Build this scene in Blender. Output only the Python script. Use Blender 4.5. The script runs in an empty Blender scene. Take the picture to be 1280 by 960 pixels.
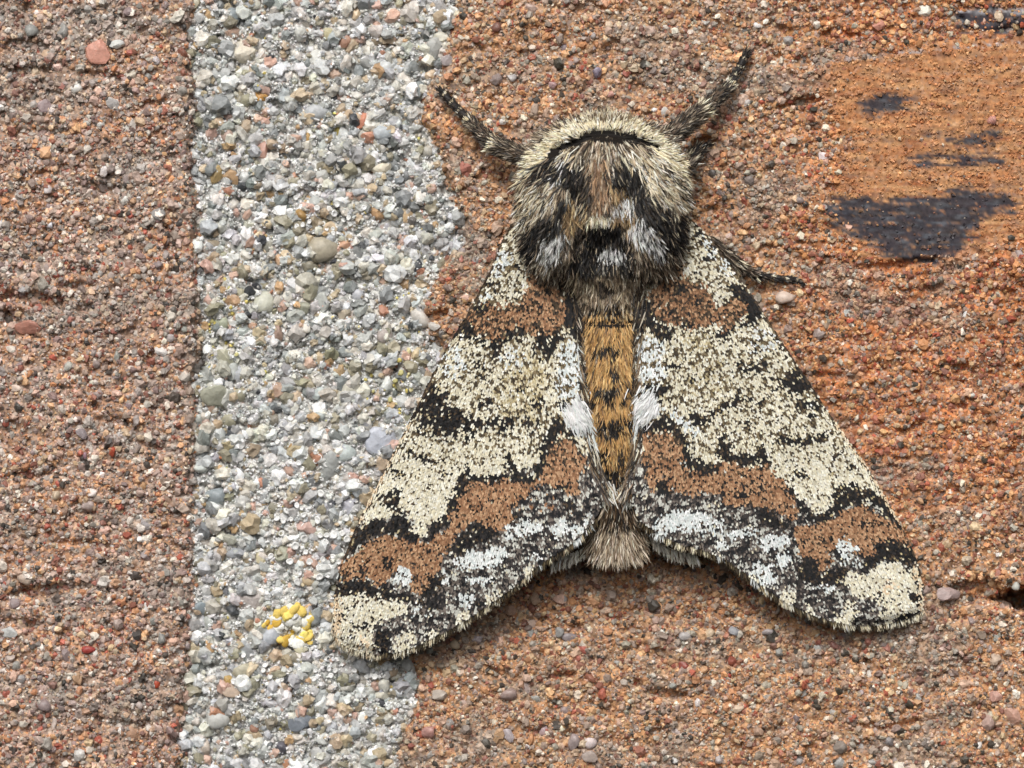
import bpy, math
import numpy as np
from mathutils import Vector

# ------------------------------------------------------------------ camera, world, sun, exposure
S = 4e-5            # metres per photograph pixel on the wall plane (mortar joint = 12 mm)
D = 0.22            # camera distance from the wall face
scene = bpy.context.scene
cam_d = bpy.data.cameras.new('camera'); cam = bpy.data.objects.new('camera', cam_d)
scene.collection.objects.link(cam); scene.camera = cam
cam.location = (0, -D, 0); cam.rotation_euler = (math.radians(90), 0, 0)
cam_d.sensor_width = 36; cam_d.lens = 36 * D / (1280 * S)
cam_d.clip_start = 0.01; cam_d.clip_end = 10
cam_d.dof.use_dof = True; cam_d.dof.focus_distance = D - 0.0022; cam_d.dof.aperture_fstop = 55

SUN_EL, SUN_AZ = 40.0, 12.0      # elevation; degrees to the left of straight out from the wall
world = bpy.data.worlds.new('World'); scene.world = world; world.use_nodes = True
wn = world.node_tree; bg = wn.nodes['Background']
sky = wn.nodes.new('ShaderNodeTexSky'); sky.sky_type = 'NISHITA'; sky.sun_disc = False
sky.sun_elevation = math.radians(SUN_EL); sky.sun_rotation = math.radians(180 + SUN_AZ)
sky.air_density = 1.0; sky.dust_density = 6.0; sky.ozone_density = 1.0
hsv = wn.nodes.new('ShaderNodeHueSaturation'); hsv.inputs['Saturation'].default_value = 0.25   # overcast
wn.links.new(sky.outputs[0], hsv.inputs['Color']); wn.links.new(hsv.outputs[0], bg.inputs[0])
bg.inputs[1].default_value = 0.09
sun_d = bpy.data.lights.new('sun', 'SUN'); sun = bpy.data.objects.new('sun', sun_d)
scene.collection.objects.link(sun)
sun_d.energy = 1.5; sun_d.angle = math.radians(16); sun_d.color = (1.0, 0.97, 0.92)
e, a = math.radians(SUN_EL), math.radians(SUN_AZ)
to_sun = Vector((-math.sin(a) * math.cos(e), -math.cos(a) * math.cos(e), math.sin(e)))
sun.rotation_euler = to_sun.to_track_quat('Z', 'Y').to_euler(); sun.location = to_sun * 0.5
vs = scene.view_settings
vs.view_transform = 'Standard'; vs.look = 'None'; vs.gamma = 1; vs.use_curve_mapping = False
vs.exposure = 0.20
scene.render.engine = 'CYCLES'

rng = np.random.default_rng(11)
# ------------------------------------------------------------------ helpers
def lin(c):
    c = np.asarray(c, float) / 255.0
    return np.where(c <= 0.04045, c / 12.92, ((c + 0.055) / 1.055) ** 2.4)

def to_world(p):
    """p: (n,3) of photo x, photo y, height above the wall face (all in photo pixels)"""
    p = np.asarray(p, float)
    k = (D - p[:, 2] * S) / D
    return np.stack([(p[:, 0] - 640) * S * k, -p[:, 2] * S, (480 - p[:, 1]) * S * k], 1)

_perm = np.random.default_rng(3).permutation(4096)
def _h(ix, iy, seed):
    return _perm[(_perm[(ix + seed * 131) & 4095] + iy) & 4095]
def pn(x, y, seed=0):
    x = np.asarray(x, float); y = np.asarray(y, float)
    ix = np.floor(x).astype(np.int64); iy = np.floor(y).astype(np.int64)
    fx, fy = x - ix, y - iy
    u = fx * fx * fx * (fx * (fx * 6 - 15) + 10); v = fy * fy * fy * (fy * (fy * 6 - 15) + 10)
    def g(dx, dy):
        an = _h(ix + dx, iy + dy, seed) * (2 * math.pi / 4096)
        return np.cos(an) * (fx - dx) + np.sin(an) * (fy - dy)
    a_, b_, c_, d_ = g(0, 0), g(1, 0), g(0, 1), g(1, 1)
    return 1.4 * ((a_ * (1 - u) + b_ * u) * (1 - v) + (c_ * (1 - u) + d_ * u) * v)
def fbm(x, y, seed=0, o=4, gain=.5):
    t = 0; am = 1
    for i in range(o):
        t = t + am * pn(x * 2 ** i, y * 2 ** i, seed + i * 7); am *= gain
    return t
def sstep(a_, b_, x):
    t = np.clip((x - a_) / (b_ - a_), 0, 1); return t * t * (3 - 2 * t)
def inpoly(x, y, P):
    P = np.asarray(P, float); r = np.zeros(x.shape, bool); n = len(P)
    for i in range(n):
        x0, y0 = P[i]; x1, y1 = P[i - 1]
        if y0 == y1: continue
        c = (y0 > y) != (y1 > y)
        r ^= c & (x < (x1 - x0) * (y - y0) / (y1 - y0) + x0)
    return r
def dist_polyline(x, y, P):
    d = np.full(np.shape(x), 1e9)
    for (x0, y0), (x1, y1) in zip(P[:-1], P[1:]):
        l2 = (x1 - x0) ** 2 + (y1 - y0) ** 2
        t = np.clip(((x - x0) * (x1 - x0) + (y - y0) * (y1 - y0)) / l2, 0, 1)
        d = np.minimum(d, np.hypot(x - x0 - t * (x1 - x0), y - y0 - t * (y1 - y0)))
    return d

def make_mesh(name, V, F, col=None, smooth=False):
    """V world verts, F list of arrays of faces (tris or quads), col (n,3) linear"""
    me = bpy.data.meshes.new(name)
    if not isinstance(F, list): F = [F]
    F = [np.asarray(f, np.int32) for f in F if len(f)]
    me.vertices.add(len(V)); me.vertices.foreach_set('co', np.asarray(V, np.float32).ravel())
    idx = np.concatenate([f.ravel() for f in F]); tot = np.concatenate([np.full(len(f), f.shape[1], np.int32) for f in F])
    me.loops.add(len(idx)); me.loops.foreach_set('vertex_index', idx)
    me.polygons.add(len(tot))
    st = np.concatenate([[0], np.cumsum(tot)[:-1]]).astype(np.int32)
    me.polygons.foreach_set('loop_start', st); me.polygons.foreach_set('loop_total', tot)
    me.polygons.foreach_set('use_smooth', np.full(len(tot), smooth))
    if col is not None:
        at = me.attributes.new('Col', 'FLOAT_COLOR', 'POINT')
        at.data.foreach_set('color', (col if col.shape[1] == 4 else np.concatenate([col, np.ones((len(col), 1))], 1)).astype(np.float32).ravel())
    me.update(calc_edges=True); me.validate()
    return me
def link(name, me, mat, parent=None, loc=None):
    o = bpy.data.objects.new(name, me)
    if me is not None and mat is not None and not me.materials: me.materials.append(mat)
    scene.collection.objects.link(o); o.parent = parent
    if loc is not None: o.location = loc
    return o
ORIG = {}
def thing(name, label, cat, px, group=None):
    o = bpy.data.objects.new(name, None); scene.collection.objects.link(o)
    w = to_world([px])[0]; o.location = w; o.empty_display_size = 0.002; ORIG[o.name] = w
    o['label'] = label; o['category'] = cat
    if group: o['group'] = group
    return o
def root_of(o):
    while o.parent: o = o.parent
    return o
def part(name, P, F, mat, parent, col=None, smooth=False, kind=None):
    V = to_world(P) - ORIG[root_of(parent).name]
    o = link(name, make_mesh(name, V, F, col, smooth), mat, parent)
    if kind: o['kind'] = kind
    return o

# ------------------------------------------------------------------ materials
def material(name, rough=.6, spec=.3, source='attr', noise=0.0, nscale=3000, bump=0.0, bscale=8000, bdist=2e-5, sss=0.0, cells=0):
    m = bpy.data.materials.new(name); m.use_nodes = True
    n = m.node_tree.nodes; l = m.node_tree.links; b = n['Principled BSDF']
    b.inputs['Roughness'].default_value = rough; b.inputs['Specular IOR Level'].default_value = spec
    if source == 'attr':
        s = n.new('ShaderNodeAttribute'); s.attribute_name = 'Col'; out = s.outputs['Color']
    elif source == 'object':
        s = n.new('ShaderNodeObjectInfo'); out = s.outputs['Color']
    else:
        s = n.new('ShaderNodeRGB'); s.outputs[0].default_value = (*lin(source), 1); out = s.outputs[0]
    tc = n.new('ShaderNodeTexCoord')
    geo = n.new('ShaderNodeNewGeometry')
    if noise:
        nz = n.new('ShaderNodeTexNoise'); nz.inputs['Scale'].default_value = nscale; nz.inputs['Detail'].default_value = 5
        nz.inputs['Roughness'].default_value = .65
        l.new(geo.outputs['Position'], nz.inputs['Vector'])
        mr = n.new('ShaderNodeMapRange'); mr.inputs[1].default_value = .25; mr.inputs[2].default_value = .75
        mr.inputs[3].default_value = 1 - noise; mr.inputs[4].default_value = 1 + noise
        l.new(nz.outputs[0], mr.inputs[0])
        mx = n.new('ShaderNodeVectorMath'); mx.operation = 'SCALE'
        l.new(out, mx.inputs[0]); l.new(mr.outputs[0], mx.inputs['Scale']); out = mx.outputs[0]
    vor = None
    if cells:      # fine grit: every cell its own shade, some of them grey or pale
        vor = n.new('ShaderNodeTexVoronoi'); vor.inputs['Scale'].default_value = cells; l.new(geo.outputs['Position'], vor.inputs['Vector'])
        sp = n.new('ShaderNodeSeparateColor'); l.new(vor.outputs['Color'], sp.inputs[0])
        m1 = n.new('ShaderNodeMapRange'); m1.inputs[3].default_value = .5; m1.inputs[4].default_value = 1.45; l.new(sp.outputs[0], m1.inputs[0])
        v1 = n.new('ShaderNodeVectorMath'); v1.operation = 'SCALE'; l.new(out, v1.inputs[0]); l.new(m1.outputs[0], v1.inputs['Scale'])
        m2 = n.new('ShaderNodeMapRange'); m2.inputs[1].default_value = .45; m2.inputs[2].default_value = 1; m2.inputs[4].default_value = .6; l.new(sp.outputs[1], m2.inputs[0])
        g1 = n.new('ShaderNodeMix'); g1.inputs[2].default_value = 1; l.new(s.outputs['Alpha'], g1.inputs[0]); l.new(m1.outputs[0], g1.inputs[3]); l.new(g1.outputs[0], v1.inputs['Scale'])
        g2 = n.new('ShaderNodeMath'); g2.operation = 'MULTIPLY'; l.new(m2.outputs[0], g2.inputs[0]); l.new(s.outputs['Alpha'], g2.inputs[1])
        rm = n.new('ShaderNodeValToRGB'); rm.color_ramp.interpolation = 'CONSTANT'; l.new(sp.outputs[2], rm.inputs[0])
        el = rm.color_ramp.elements
        for k_, (p_, c_) in enumerate([(0, (152, 140, 134)), (.3, (178, 158, 148)), (.5, (128, 108, 104)), (.65, (204, 192, 180)), (.82, (86, 80, 78)), (.92, (150, 104, 88))]):
            e_ = el[k_] if k_ < 2 else el.new(p_); e_.position = p_; e_.color = (*lin(c_), 1)
        mm = n.new('ShaderNodeMix'); mm.data_type = 'RGBA'; l.new(g2.outputs[0], mm.inputs[0]); l.new(v1.outputs[0], mm.inputs[6]); l.new(rm.outputs[0], mm.inputs[7]); out = mm.outputs[2]
    l.new(out, b.inputs['Base Color'])
    if bump:
        nb = n.new('ShaderNodeTexNoise'); nb.inputs['Scale'].default_value = bscale; nb.inputs['Detail'].default_value = 4
        l.new(geo.outputs['Position'], nb.inputs['Vector'])
        bp = n.new('ShaderNodeBump'); bp.inputs['Strength'].default_value = bump; bp.inputs['Distance'].default_value = bdist
        if vor is not None:
            ad = n.new('ShaderNodeMath'); ad.operation = 'MULTIPLY_ADD'; ad.inputs[1].default_value = -1.3; l.new(vor.outputs['Distance'], ad.inputs[0]); l.new(nb.outputs[0], ad.inputs[2]); l.new(ad.outputs[0], bp.inputs['Height'])
        else: l.new(nb.outputs[0], bp.inputs['Height']); l.new(bp.outputs[0], b.inputs['Normal'])
    if sss:
        b.inputs['Subsurface Weight'].default_value = sss
        b.inputs['Subsurface Radius'].default_value = (1, .9, .8); b.inputs['Subsurface Scale'].default_value = 2e-4
    return m
M_brick = material('brick_clay', .75, .25, noise=.45, nscale=5200, bump=.9, bscale=6500, bdist=1.2e-4, cells=5600)
M_mortar = material('mortar_cement', .85, .2, noise=.35, nscale=6000, bump=.9, bscale=6500, bdist=1.0e-4, cells=5600)
M_grain = material('sand_grain', .5, .4, noise=.32, nscale=6000, bump=.35, bscale=9000, bdist=3e-5)
M_quartz = material('mortar_grain', .4, .45, noise=.28, nscale=5000, bump=.4, bscale=8000, bdist=3e-5, sss=.4)
M_pebble = material('pebble_stone', .42, .45, source='object', noise=.25, nscale=4500, bump=.6, bscale=5000, bdist=6e-5, sss=.35)
M_lichen = material('lichen_crust', .8, .15, source='object', noise=.2, nscale=7000, bump=.5, bscale=9000, bdist=4e-5)
M_scale = material('wing_scale', .55, .18, noise=.12, nscale=9000)
M_fur = material('moth_hair', .5, .3, noise=.10, nscale=9000)
M_wing = material('wing_membrane', .6, .2, source=(58, 46, 36), noise=.3, nscale=5000)
M_body = material('moth_cuticle', .7, .2, source=(24, 20, 17), noise=.3, nscale=5000)  # near black, so skin bared in the collar slit looks deeply shaded
M_leg = material('leg_cuticle', .55, .3, noise=.25, nscale=6000)

# ------------------------------------------------------------------ grain templates
def ico(sub=0):
    t = (1 + 5 ** .5) / 2
    V = [(-1,t,0),(1,t,0),(-1,-t,0),(1,-t,0),(0,-1,t),(0,1,t),(0,-1,-t),(0,1,-t),(t,0,-1),(t,0,1),(-t,0,-1),(-t,0,1)]
    F = [(0,11,5),(0,5,1),(0,1,7),(0,7,10),(0,10,11),(1,5,9),(5,11,4),(11,10,2),(10,7,6),(7,1,8),(3,9,4),(3,4,2),(3,2,6),(3,6,8),(3,8,9),(4,9,5),(2,4,11),(6,2,10),(8,6,7),(9,8,1)]
    V = [np.array(v) / np.linalg.norm(v) for v in V]
    for _ in range(sub):
        c = {}; G = []
        def mid(i, j):
            k = (min(i, j), max(i, j))
            if k not in c:
                m = V[i] + V[j]; V.append(m / np.linalg.norm(m)); c[k] = len(V) - 1
            return c[k]
        for i, j, k in F:
            a_, b_, d_ = mid(i, j), mid(j, k), mid(k, i)
            G += [(i, a_, d_), (j, b_, a_), (k, d_, b_), (a_, b_, d_)]
        F = G
    return np.array(V), np.array(F)
OCT = (np.array([(1,0,0),(-1,0,0),(0,1,0),(0,-1,0),(0,0,1),(0,0,-1)], float),
       np.array([(0,2,4),(2,1,4),(1,3,4),(3,0,4),(2,0,5),(1,2,5),(3,1,5),(0,3,5)]))
ICO = ico(0); ICO1 = ico(1)
def rand_rot(n, r):
    q = r.normal(size=(n, 4)); q /= np.linalg.norm(q, axis=1)[:, None]
    w, x, y, z = q.T
    return np.stack([np.stack([1-2*(y*y+z*z), 2*(x*y-z*w), 2*(x*z+y*w)], 1),
                     np.stack([2*(x*y+z*w), 1-2*(x*x+z*z), 2*(y*z-x*w)], 1),
                     np.stack([2*(x*z-y*w), 2*(y*z+x*w), 1-2*(x*x+y*y)], 1)], 1)
def grains(cx, cy, cz, rad, col, tpl, r, jitter=.28, aniso=.3):
    """many small angular grains as one array of px-space verts"""
    n = len(cx); T, F = tpl; m = len(T)
    V = T[None] * (1 + r.uniform(-jitter, jitter, (n, m, 1)))
    ax = 1 + r.uniform(-aniso, aniso, (n, 1, 3)); V = V * ax * np.asarray(rad)[:, None, None]
    V = np.einsum('nij,nmj->nmi', rand_rot(n, r), V)
    V = V + np.stack([cx, cy, cz], 1)[:, None, :]
    # photo y runs down: flip winding by swapping two indices
    FF = (F[None, :, ::-1] + (np.arange(n) * m)[:, None, None]).reshape(-1, 3)
    C = np.repeat(col, m, axis=0)
    return V.reshape(-1, 3), FF, C

def palette(n, items, r, sat=1.0):
    cols = lin([c for c, w in items]); cols = cols.mean(1, keepdims=True) * (1 - sat) + cols * sat; w = np.array([w for c, w in items], float)
    k = r.choice(len(items), n, p=w / w.sum())
    c = cols[k] * np.exp(r.normal(0, .16, (n, 1))) * (1 + r.normal(0, .02, (n, 3)))
    return np.clip(c, .01, .9)

# ------------------------------------------------------------------ wall layout (photo pixels)
X0, X1, Y0, Y1 = -130, 1410, -130, 1090
EL = np.array([(246,-140),(246,0),(240,60),(247,120),(244,200),(250,260),(249,330),(250,420),(248,500),(245,560),(242,640),(246,700),(240,760),(240,820),(236,880),(228,960),(224,1100)], float)
ER = np.array([(575,-140),(565,0),(553,70),(530,112),(522,150),(546,190),(560,240),(577,300),(546,338),(527,380),(531,412),(552,440),(545,480),(533,560),(522,650),(516,740),(508,820),(520,868),(502,910),(492,960),(485,1100)], float)
def edgeL(y): return np.interp(y, EL[:, 1], EL[:, 0]) + 4.5 * fbm(y / 22, y * 0 + 3.3, 41, 3)
def edgeR(y): return np.interp(y, ER[:, 1], ER[:, 0]) + 6 * fbm(y / 26, y * 0 + 9.1, 43, 3)

SMEAR = [(1040,75),(1120,60),(1290,45),(1290,300),(1250,305),(1180,325),(1090,325),(1040,270),(1055,180),(1030,110)]
SLATE = [[(1040,245),(1100,250),(1150,245),(1190,238),(1245,238),(1270,245),(1262,262),(1225,275),(1215,300),(1190,322),(1150,330),(1110,318),(1085,300),(1045,285),(1030,265)],
         [(1075,126),(1105,120),(1138,122),(1132,136),(1095,148),(1078,140)],
         [(1160,170),(1200,172),(1228,164),(1250,166),(1246,176),(1205,180),(1165,178)],
         [(1135,196),(1185,194),(1245,192),(1250,202),(1195,205),(1150,208)],
         [(1195,14),(1230,8),(1300,10),(1300,36),(1240,46),(1195,34)]]
def smear_mask(x, y):
    wx = x + 10 * fbm(x / 40, y / 25, 61, 3); wy = y + 9 * fbm(x / 40, y / 25, 62, 3)
    d = dist_polyline(wx, wy, SMEAR + SMEAR[:1]); s = np.where(inpoly(wx, wy, SMEAR), d, -d)
    return sstep(-18, 14, s)
def slate_mask(x, y):
    wx = x + 8 * fbm(x / 45, y / 10, 63, 4); wy = y + 6 * fbm(x / 45, y / 10, 64, 4)
    m = np.zeros(np.shape(x))
    for P in SLATE:
        d = dist_polyline(wx, wy, P + P[:1]); s = np.where(inpoly(wx, wy, P), d, -d)
        m = np.maximum(m, sstep(-14, 12, s))
    return sstep(.2, .85, m + .55 * fbm(x / 34, y / 6, 65, 4) + .42 * fbm(x / 6, y / 3.5, 67, 2)) * sstep(0, .35, m)
def cave(x, y, cx, cy, rx, ry, dep, tilt=0.0):
    u = (x - cx) / rx; v = (y - cy - tilt * (x - cx)) / ry
    q = u * u + v * v + .45 * pn(x / 9, y / 9, 77)
    return -dep * sstep(1.25, .35, q)
CAVES_R = [(1290,748,46,17,150,.0),(1226,740,38,20,22,0),(832,600,10,8,10,0),(1040,470,40,5,9,.1),(1000,128,40,6,13,-.2),(545,395,16,8,18,-.3),(880,178,18,8,14,-.2),
           (700,845,22,6,12,-.1),(1130,905,40,5,12,-.2),(840,868,24,7,14,.1),(1120,330,60,5,10,-.1)]
CAVES_L = [(40,374,44,11,26,.05),(105,385,12,8,24,0),(95,357,26,6,20,0),(20,395,20,12,24,0),(60,738,48,11,24,-.1),(40,594,36,7,20,.05),(20,60,50,12,16,.0),
           (130,95,30,6,18,.2),(195,128,24,6,18,-.35),(60,165,40,7,14,0),(130,235,30,7,16,.1),(140,525,24,6,14,.1),(200,560,30,4,14,.25),(105,680,40,6,16,.1),(20,780,34,8,16,0),(165,905,30,6,14,0),(35,88,40,7,16,0)]
def rough(x, y, seed):
    h = 5.0 * fbm(x / 120, y / 90, seed, 2) + 4.2 * fbm(x / 34, y / 27, seed + 3, 3) + 2.6 * fbm(x / 9, y / 8, seed + 5, 2)
    c = fbm(x / 29, y / 25, seed + 9, 3)
    return h - 8 * sstep(.32, .75, c)
def hL(x, y):
    h = rough(x, y, 101) + 6
    for c in CAVES_L: h = h + .5 * cave(x, y, *c)
    d = edgeL(y) - x
    return h - 20 * (1 - sstep(-2, 15, d)) ** 1.5
def hR(x, y):
    h = rough(x, y, 151)
    sm = smear_mask(x, y)
    flat = 1.2 * fbm(x / 60, y / 14, 71, 3) + 1.0 * fbm(x / 12, y / 5, 72, 2) + 2
    h = h * (1 - sm) + flat * sm
    h = h + 3 * sstep(-.2, .5, pn(x / 90, y / 12, 75)) * sstep(930, 1010, x) * (1 - sm) * sstep(700, 600, y)
    for c in CAVES_R: h = h + cave(x, y, *c)
    d = x - edgeR(y)
    return h + 4 - 20 * (1 - sstep(-2, 17, d)) ** 1.5
def hM(x, y):
    return -9 + 5 * fbm(x / 70, y / 60, 201, 2) + 5.0 * fbm(x / 22, y / 16, 205, 3) + 2.6 * fbm(x / 7, y / 7, 207, 2) - 10 * sstep(.3, .7, fbm(x / 34, y / 20, 209, 3))

def stain(x, y):
    """broad weathering of the brick: grey dirt in patches, ochre elsewhere"""
    g = sstep(.05, .55, fbm(x / 110, y / 70, 421, 3) + .35 * np.exp(-(((x - 850) / 90) ** 2 + ((y - 70) / 60) ** 2)) + .45 * np.exp(-(((x - 50) / 90) ** 2 + ((y - 90) / 110) ** 2)) + .3 * np.exp(-(((x - 60) / 70) ** 2 + ((y - 390) / 40) ** 2)))
    return g
def weather(c, x, y):
    c = c * np.where((x < 400)[:, None], np.array([1.03, .965, .91]), np.array([1.04, .98, .86])) * np.exp(.16 * fbm(x / 45, y / 30, 425, 3))[:, None]
    g = stain(x, y)[:, None] * .42
    return c * (1 - g) + (c.mean(1, keepdims=True) * np.array([.86, .83, .76])) * g
def colbase(x, y, which):
    c = colbase0(x, y, which)
    if which == 'M': return c
    w = weather(c, x, y)
    if which == 'L': return w
    k = np.maximum(smear_mask(x, y), slate_mask(x, y))[:, None]
    return c * .9 * k + w * (1 - k)
def colbase0(x, y, which):
    n1 = fbm(x / 30, y / 18, 301, 4); n2 = fbm(x / 8, y / 6, 305, 3); n3 = fbm(x / 90, y / 60, 309, 2)
    def mix(c, d, t): return c + (d - c) * np.clip(t, 0, 1)[:, None]
    if which == 'M':
        c = np.tile(lin((184, 185, 181)), (len(x), 1))
        c = mix(c, lin((220, 220, 217)), .5 + 1.1 * n1); c = mix(c, lin((112, 114, 110)), n2 * 1.1 - .15)
        return c
    if which == 'L':
        c = np.tile(lin((184, 148, 122)), (len(x), 1))
        c = mix(c, lin((200, 152, 114)), .3 + .9 * n1); c = mix(c, lin((140, 118, 106)), .2 + n2)
        c = mix(c, lin((172, 160, 150)), .25 + 1.2 * n3)
        return mix(c, lin((150, 140, 134)), sstep(45, 8, edgeL(y) - x) * (.35 + .6 * n1))
    c = np.tile(lin((182, 144, 114)), (len(x), 1))
    c = mix(c, lin((200, 158, 120)), .35 + .9 * n1); c = mix(c, lin((154, 108, 84)), .1 + n2)
    c = mix(c, lin((170, 148, 132)), .15 + 1.1 * n3 - .5 * sstep(950, 1050, x))
    org = sstep(960, 1080, x + 60 * n3) * sstep(720, 560, y) * .75
    c = mix(c, lin((188, 118, 74)), org * (.8 + n1))
    sm = smear_mask(x, y)
    st = fbm(x / 55, y / 7, 311, 4)
    cs = mix(np.tile(lin((194, 136, 92)), (len(x), 1)), lin((212, 162, 114)), .4 + st); cs = mix(cs, lin((162, 100, 64)), .0 + 1.1 * fbm(x / 40, y / 5, 313, 3))
    cs = mix(cs, lin((150, 118, 98)), .7 * fbm(x / 30, y / 9, 316, 3))
    c = c * (1 - sm[:, None]) + cs * sm[:, None]
    sl = slate_mask(x, y)
    cd = mix(np.tile(lin((30, 46, 62)), (len(x), 1)), lin((86, 100, 112)), -.05 + 1.1 * fbm(x / 22, y / 4, 314, 3))
    c = c * (1 - .92 * sl[:, None]) + cd * .92 * sl[:, None]
    # pale mineral streaks above the orange smear
    ln = np.minimum(np.abs(y - (76 - .09 * (x - 1020)) - 3 * pn(x / 12, x * 0, 317)) / sstep(1000, 1060, x).clip(.2) / sstep(1180, 1120, x).clip(.2), np.abs(y - 14 - 3 * pn(x / 15, x * 0, 319)) / sstep(1190, 1230, x).clip(.1))
    c = mix(c, lin((176, 174, 178)), (sstep(6, 1, ln)) * (.55 + 1.2 * n2))
    return c

# ------------------------------------------------------------------ the wall
wall = thing('brick_wall', 'rough weathered wall of two sandy red bricks and a grey mortar joint', 'wall', (640, Y1 + 720, 0))
def face_block(name, xa, xb, hf, mat, which, step):
    """a block of the wall: fine uneven front face, plain sides and back"""
    ny = int((Y1 - Y0) / step) + 1
    ys = np.linspace(Y0, Y1, ny)
    nx = int(np.max(xb(ys) - xa(ys)) / step) + 1
    u = np.linspace(0, 1, nx)
    # beyond the close-up the wall simply goes on, more coarsely meshed
    far = np.arange(24, 721, 24.)
    ys = np.concatenate([Y0 - far[::-1], ys, Y1 + far]); ny = len(ys)
    X = xa(ys)[:, None] * (1 - u) + xb(ys)[:, None] * u
    if which == 'L': X = np.concatenate([X[:, :1] - 2 * far[::-1][None], X], 1)
    if which == 'R': X = np.concatenate([X, X[:, -1:] + 2 * far[None]], 1)
    nx = X.shape[1]; Y = np.repeat(ys[:, None], nx, 1)
    x, y = X.ravel(), Y.ravel(); z = hf(x, y)
    P = np.stack([x, y, z], 1); C = colbase(x, y, which)
    C = np.c_[C, (1 - .6 * smear_mask(x, y)) * (1 - .95 * slate_mask(x, y)) if which == 'R' else np.ones(len(x))]
    i = np.arange(ny * nx).reshape(ny, nx)
    F = np.stack([i[:-1, :-1], i[1:, :-1], i[1:, 1:], i[:-1, 1:]], -1).reshape(-1, 4)
    loop = np.concatenate([i[0, :], i[1:, -1], i[-1, -2::-1], i[-2:0:-1, 0]])
    B = P[loop].copy(); B[:, 2] = -500; n0 = len(P)
    # keep the back as wide as the front in metres
    k = (D - P[loop][:, 2] * S) / (D + 500 * S)
    B[:, 0] = 640 + (B[:, 0] - 640) * k; B[:, 1] = 480 + (B[:, 1] - 480) * k
    j = n0 + np.arange(len(loop))
    side = np.stack([loop, np.roll(loop, -1), np.roll(j, -1), j], 1)
    o = part(name, np.concatenate([P, B]), [F, side, ], mat, wall, np.concatenate([C, C[loop]]), smooth=True)
    return o
brickL = face_block('brick', lambda y: np.full_like(y, X0), edgeL, hL, M_brick, 'L', 3.0)
brickL['label'] = 'pinkish grey brick with coarse embedded sand'
brickR = face_block('brick', edgeR, lambda y: np.full_like(y, X1), hR, M_brick, 'R', 3.0)
brickR['label'] = 'orange brick with a smeared slate grey patch'
mortar = face_block('mortar_joint', lambda y: edgeL(y) - 14, lambda y: edgeR(y) + 14, hM, M_mortar, 'M', 3.0)
mortar['label'] = 'pale grey sandy mortar between the bricks'

# loose sand of each part of the wall
def scatter(n, xa, xb, r):
    return r.uniform(xa, xb, n), r.uniform(Y0, Y1, n)
ORANGE=(200,142,98); LTOR=(214,168,124); TAN=(208,180,146); REDB=(152,98,82); PINK=(198,166,150); GPINK=(174,154,144); GREY=(160,155,150); MAUVE=(150,130,126); DARK=(78,72,68); WHITE=(226,219,211); RED=(178,92,72); LGREY=(196,190,184)
P_left = [(ORANGE,5),(LTOR,7),(TAN,8),(REDB,7),(PINK,13),(GPINK,17),(GREY,12),(MAUVE,11),(DARK,6),(WHITE,7),(RED,2),(LGREY,8)]
P_right = [(ORANGE,15),(LTOR,14),(TAN,9),(REDB,11),(PINK,12),(GPINK,11),(GREY,7),(MAUVE,10),(DARK,5),(WHITE,4),(RED,3),(LGREY,5)]
P_rorange = [(ORANGE,26),(LTOR,14),(TAN,5),(REDB,20),(PINK,8),(GPINK,6),(GREY,4),(MAUVE,9),(DARK,5),(WHITE,2),(RED,4),(LGREY,2)]
P_big_b = [(PINK,8),(GPINK,14),(GREY,12),(MAUVE,12),(LGREY,9),(WHITE,5),(REDB,5),(RED,1.5),(DARK,3),(TAN,4)]
MW=(224,225,223); MG=(184,185,183); MD=(134,138,138); MC=(208,203,191); MT=(190,170,140); MP=(200,164,146); MO=(190,156,112); MB=(186,189,191); MK=(72,74,78); MOR=(192,136,108); MOL=(156,150,128)
P_mort = [(MW,10),(MG,22),(MD,8),(MC,20),(MT,8),(MP,4),(MO,1.5),(MB,8),(MK,1),(MOR,1.0),(MOL,8)]
P_powder = [((240,241,240),55),((222,222,220),22),((196,196,192),12),((150,152,150),7),((96,98,98),3.5),((222,205,120),.7)]

def sand(parent, hf, xa, xb, ok, pal, layers, r, mat=None):
    """many tiny grains, joined: nobody could count them"""
    Vs, Fs, Cs = [], [], []; off = 0
    for dens, r0, r1, tpl, emb in layers:
        n = int((xb - xa) * (Y1 - Y0) * dens)
        x, y = scatter(n, xa, xb, r); k = r.uniform(size=n) < ok(x, y, r1); x, y = x[k], y[k]; n = len(x)
        if not n: continue
        rad = r0 + (r1 - r0) * r.uniform(size=n) ** 1.8
        z = hf(x, y) + rad * r.uniform(-.35, emb, n)
        c = pal(x, y, r)
        V, F, C = grains(x, y, z, rad, c, tpl, r)
        Vs.append(V); Fs.append(F + off); Cs.append(C); off += len(V)
    o = part('sand', np.concatenate(Vs), np.concatenate(Fs), mat or M_grain, parent, np.concatenate(Cs), kind='stuff')
    return o
def in_view(x, y):
    v = np.where((x > -30) & (x < 1310) & (y > -30) & (y < 990), 1.0, .3)
    return np.where(inpoly(x, y, [(700, 250), (830, 250), (870, 420), (1020, 660), (880, 640), (640, 650), (540, 700), (650, 430)]), 0, v)   # deep under the moth
r1 = np.random.default_rng(21)
sand(brickL, hL, X0, 262, lambda x, y, s: (x < edgeL(y) + 1) * in_view(x, y) * (.55 + .8 * sstep(-.4, .4, fbm(x / 50, y / 40, 401, 2))),
     lambda x, y, r: weather(palette(len(x), P_left, r, .84), x, y),
     [(1 / 8., 1.2, 3.0, OCT, .35), (1 / 34., 2.6, 5.2, ICO, .12), (1 / 700., 5, 7.5, ICO1, .05)], r1)
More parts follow.
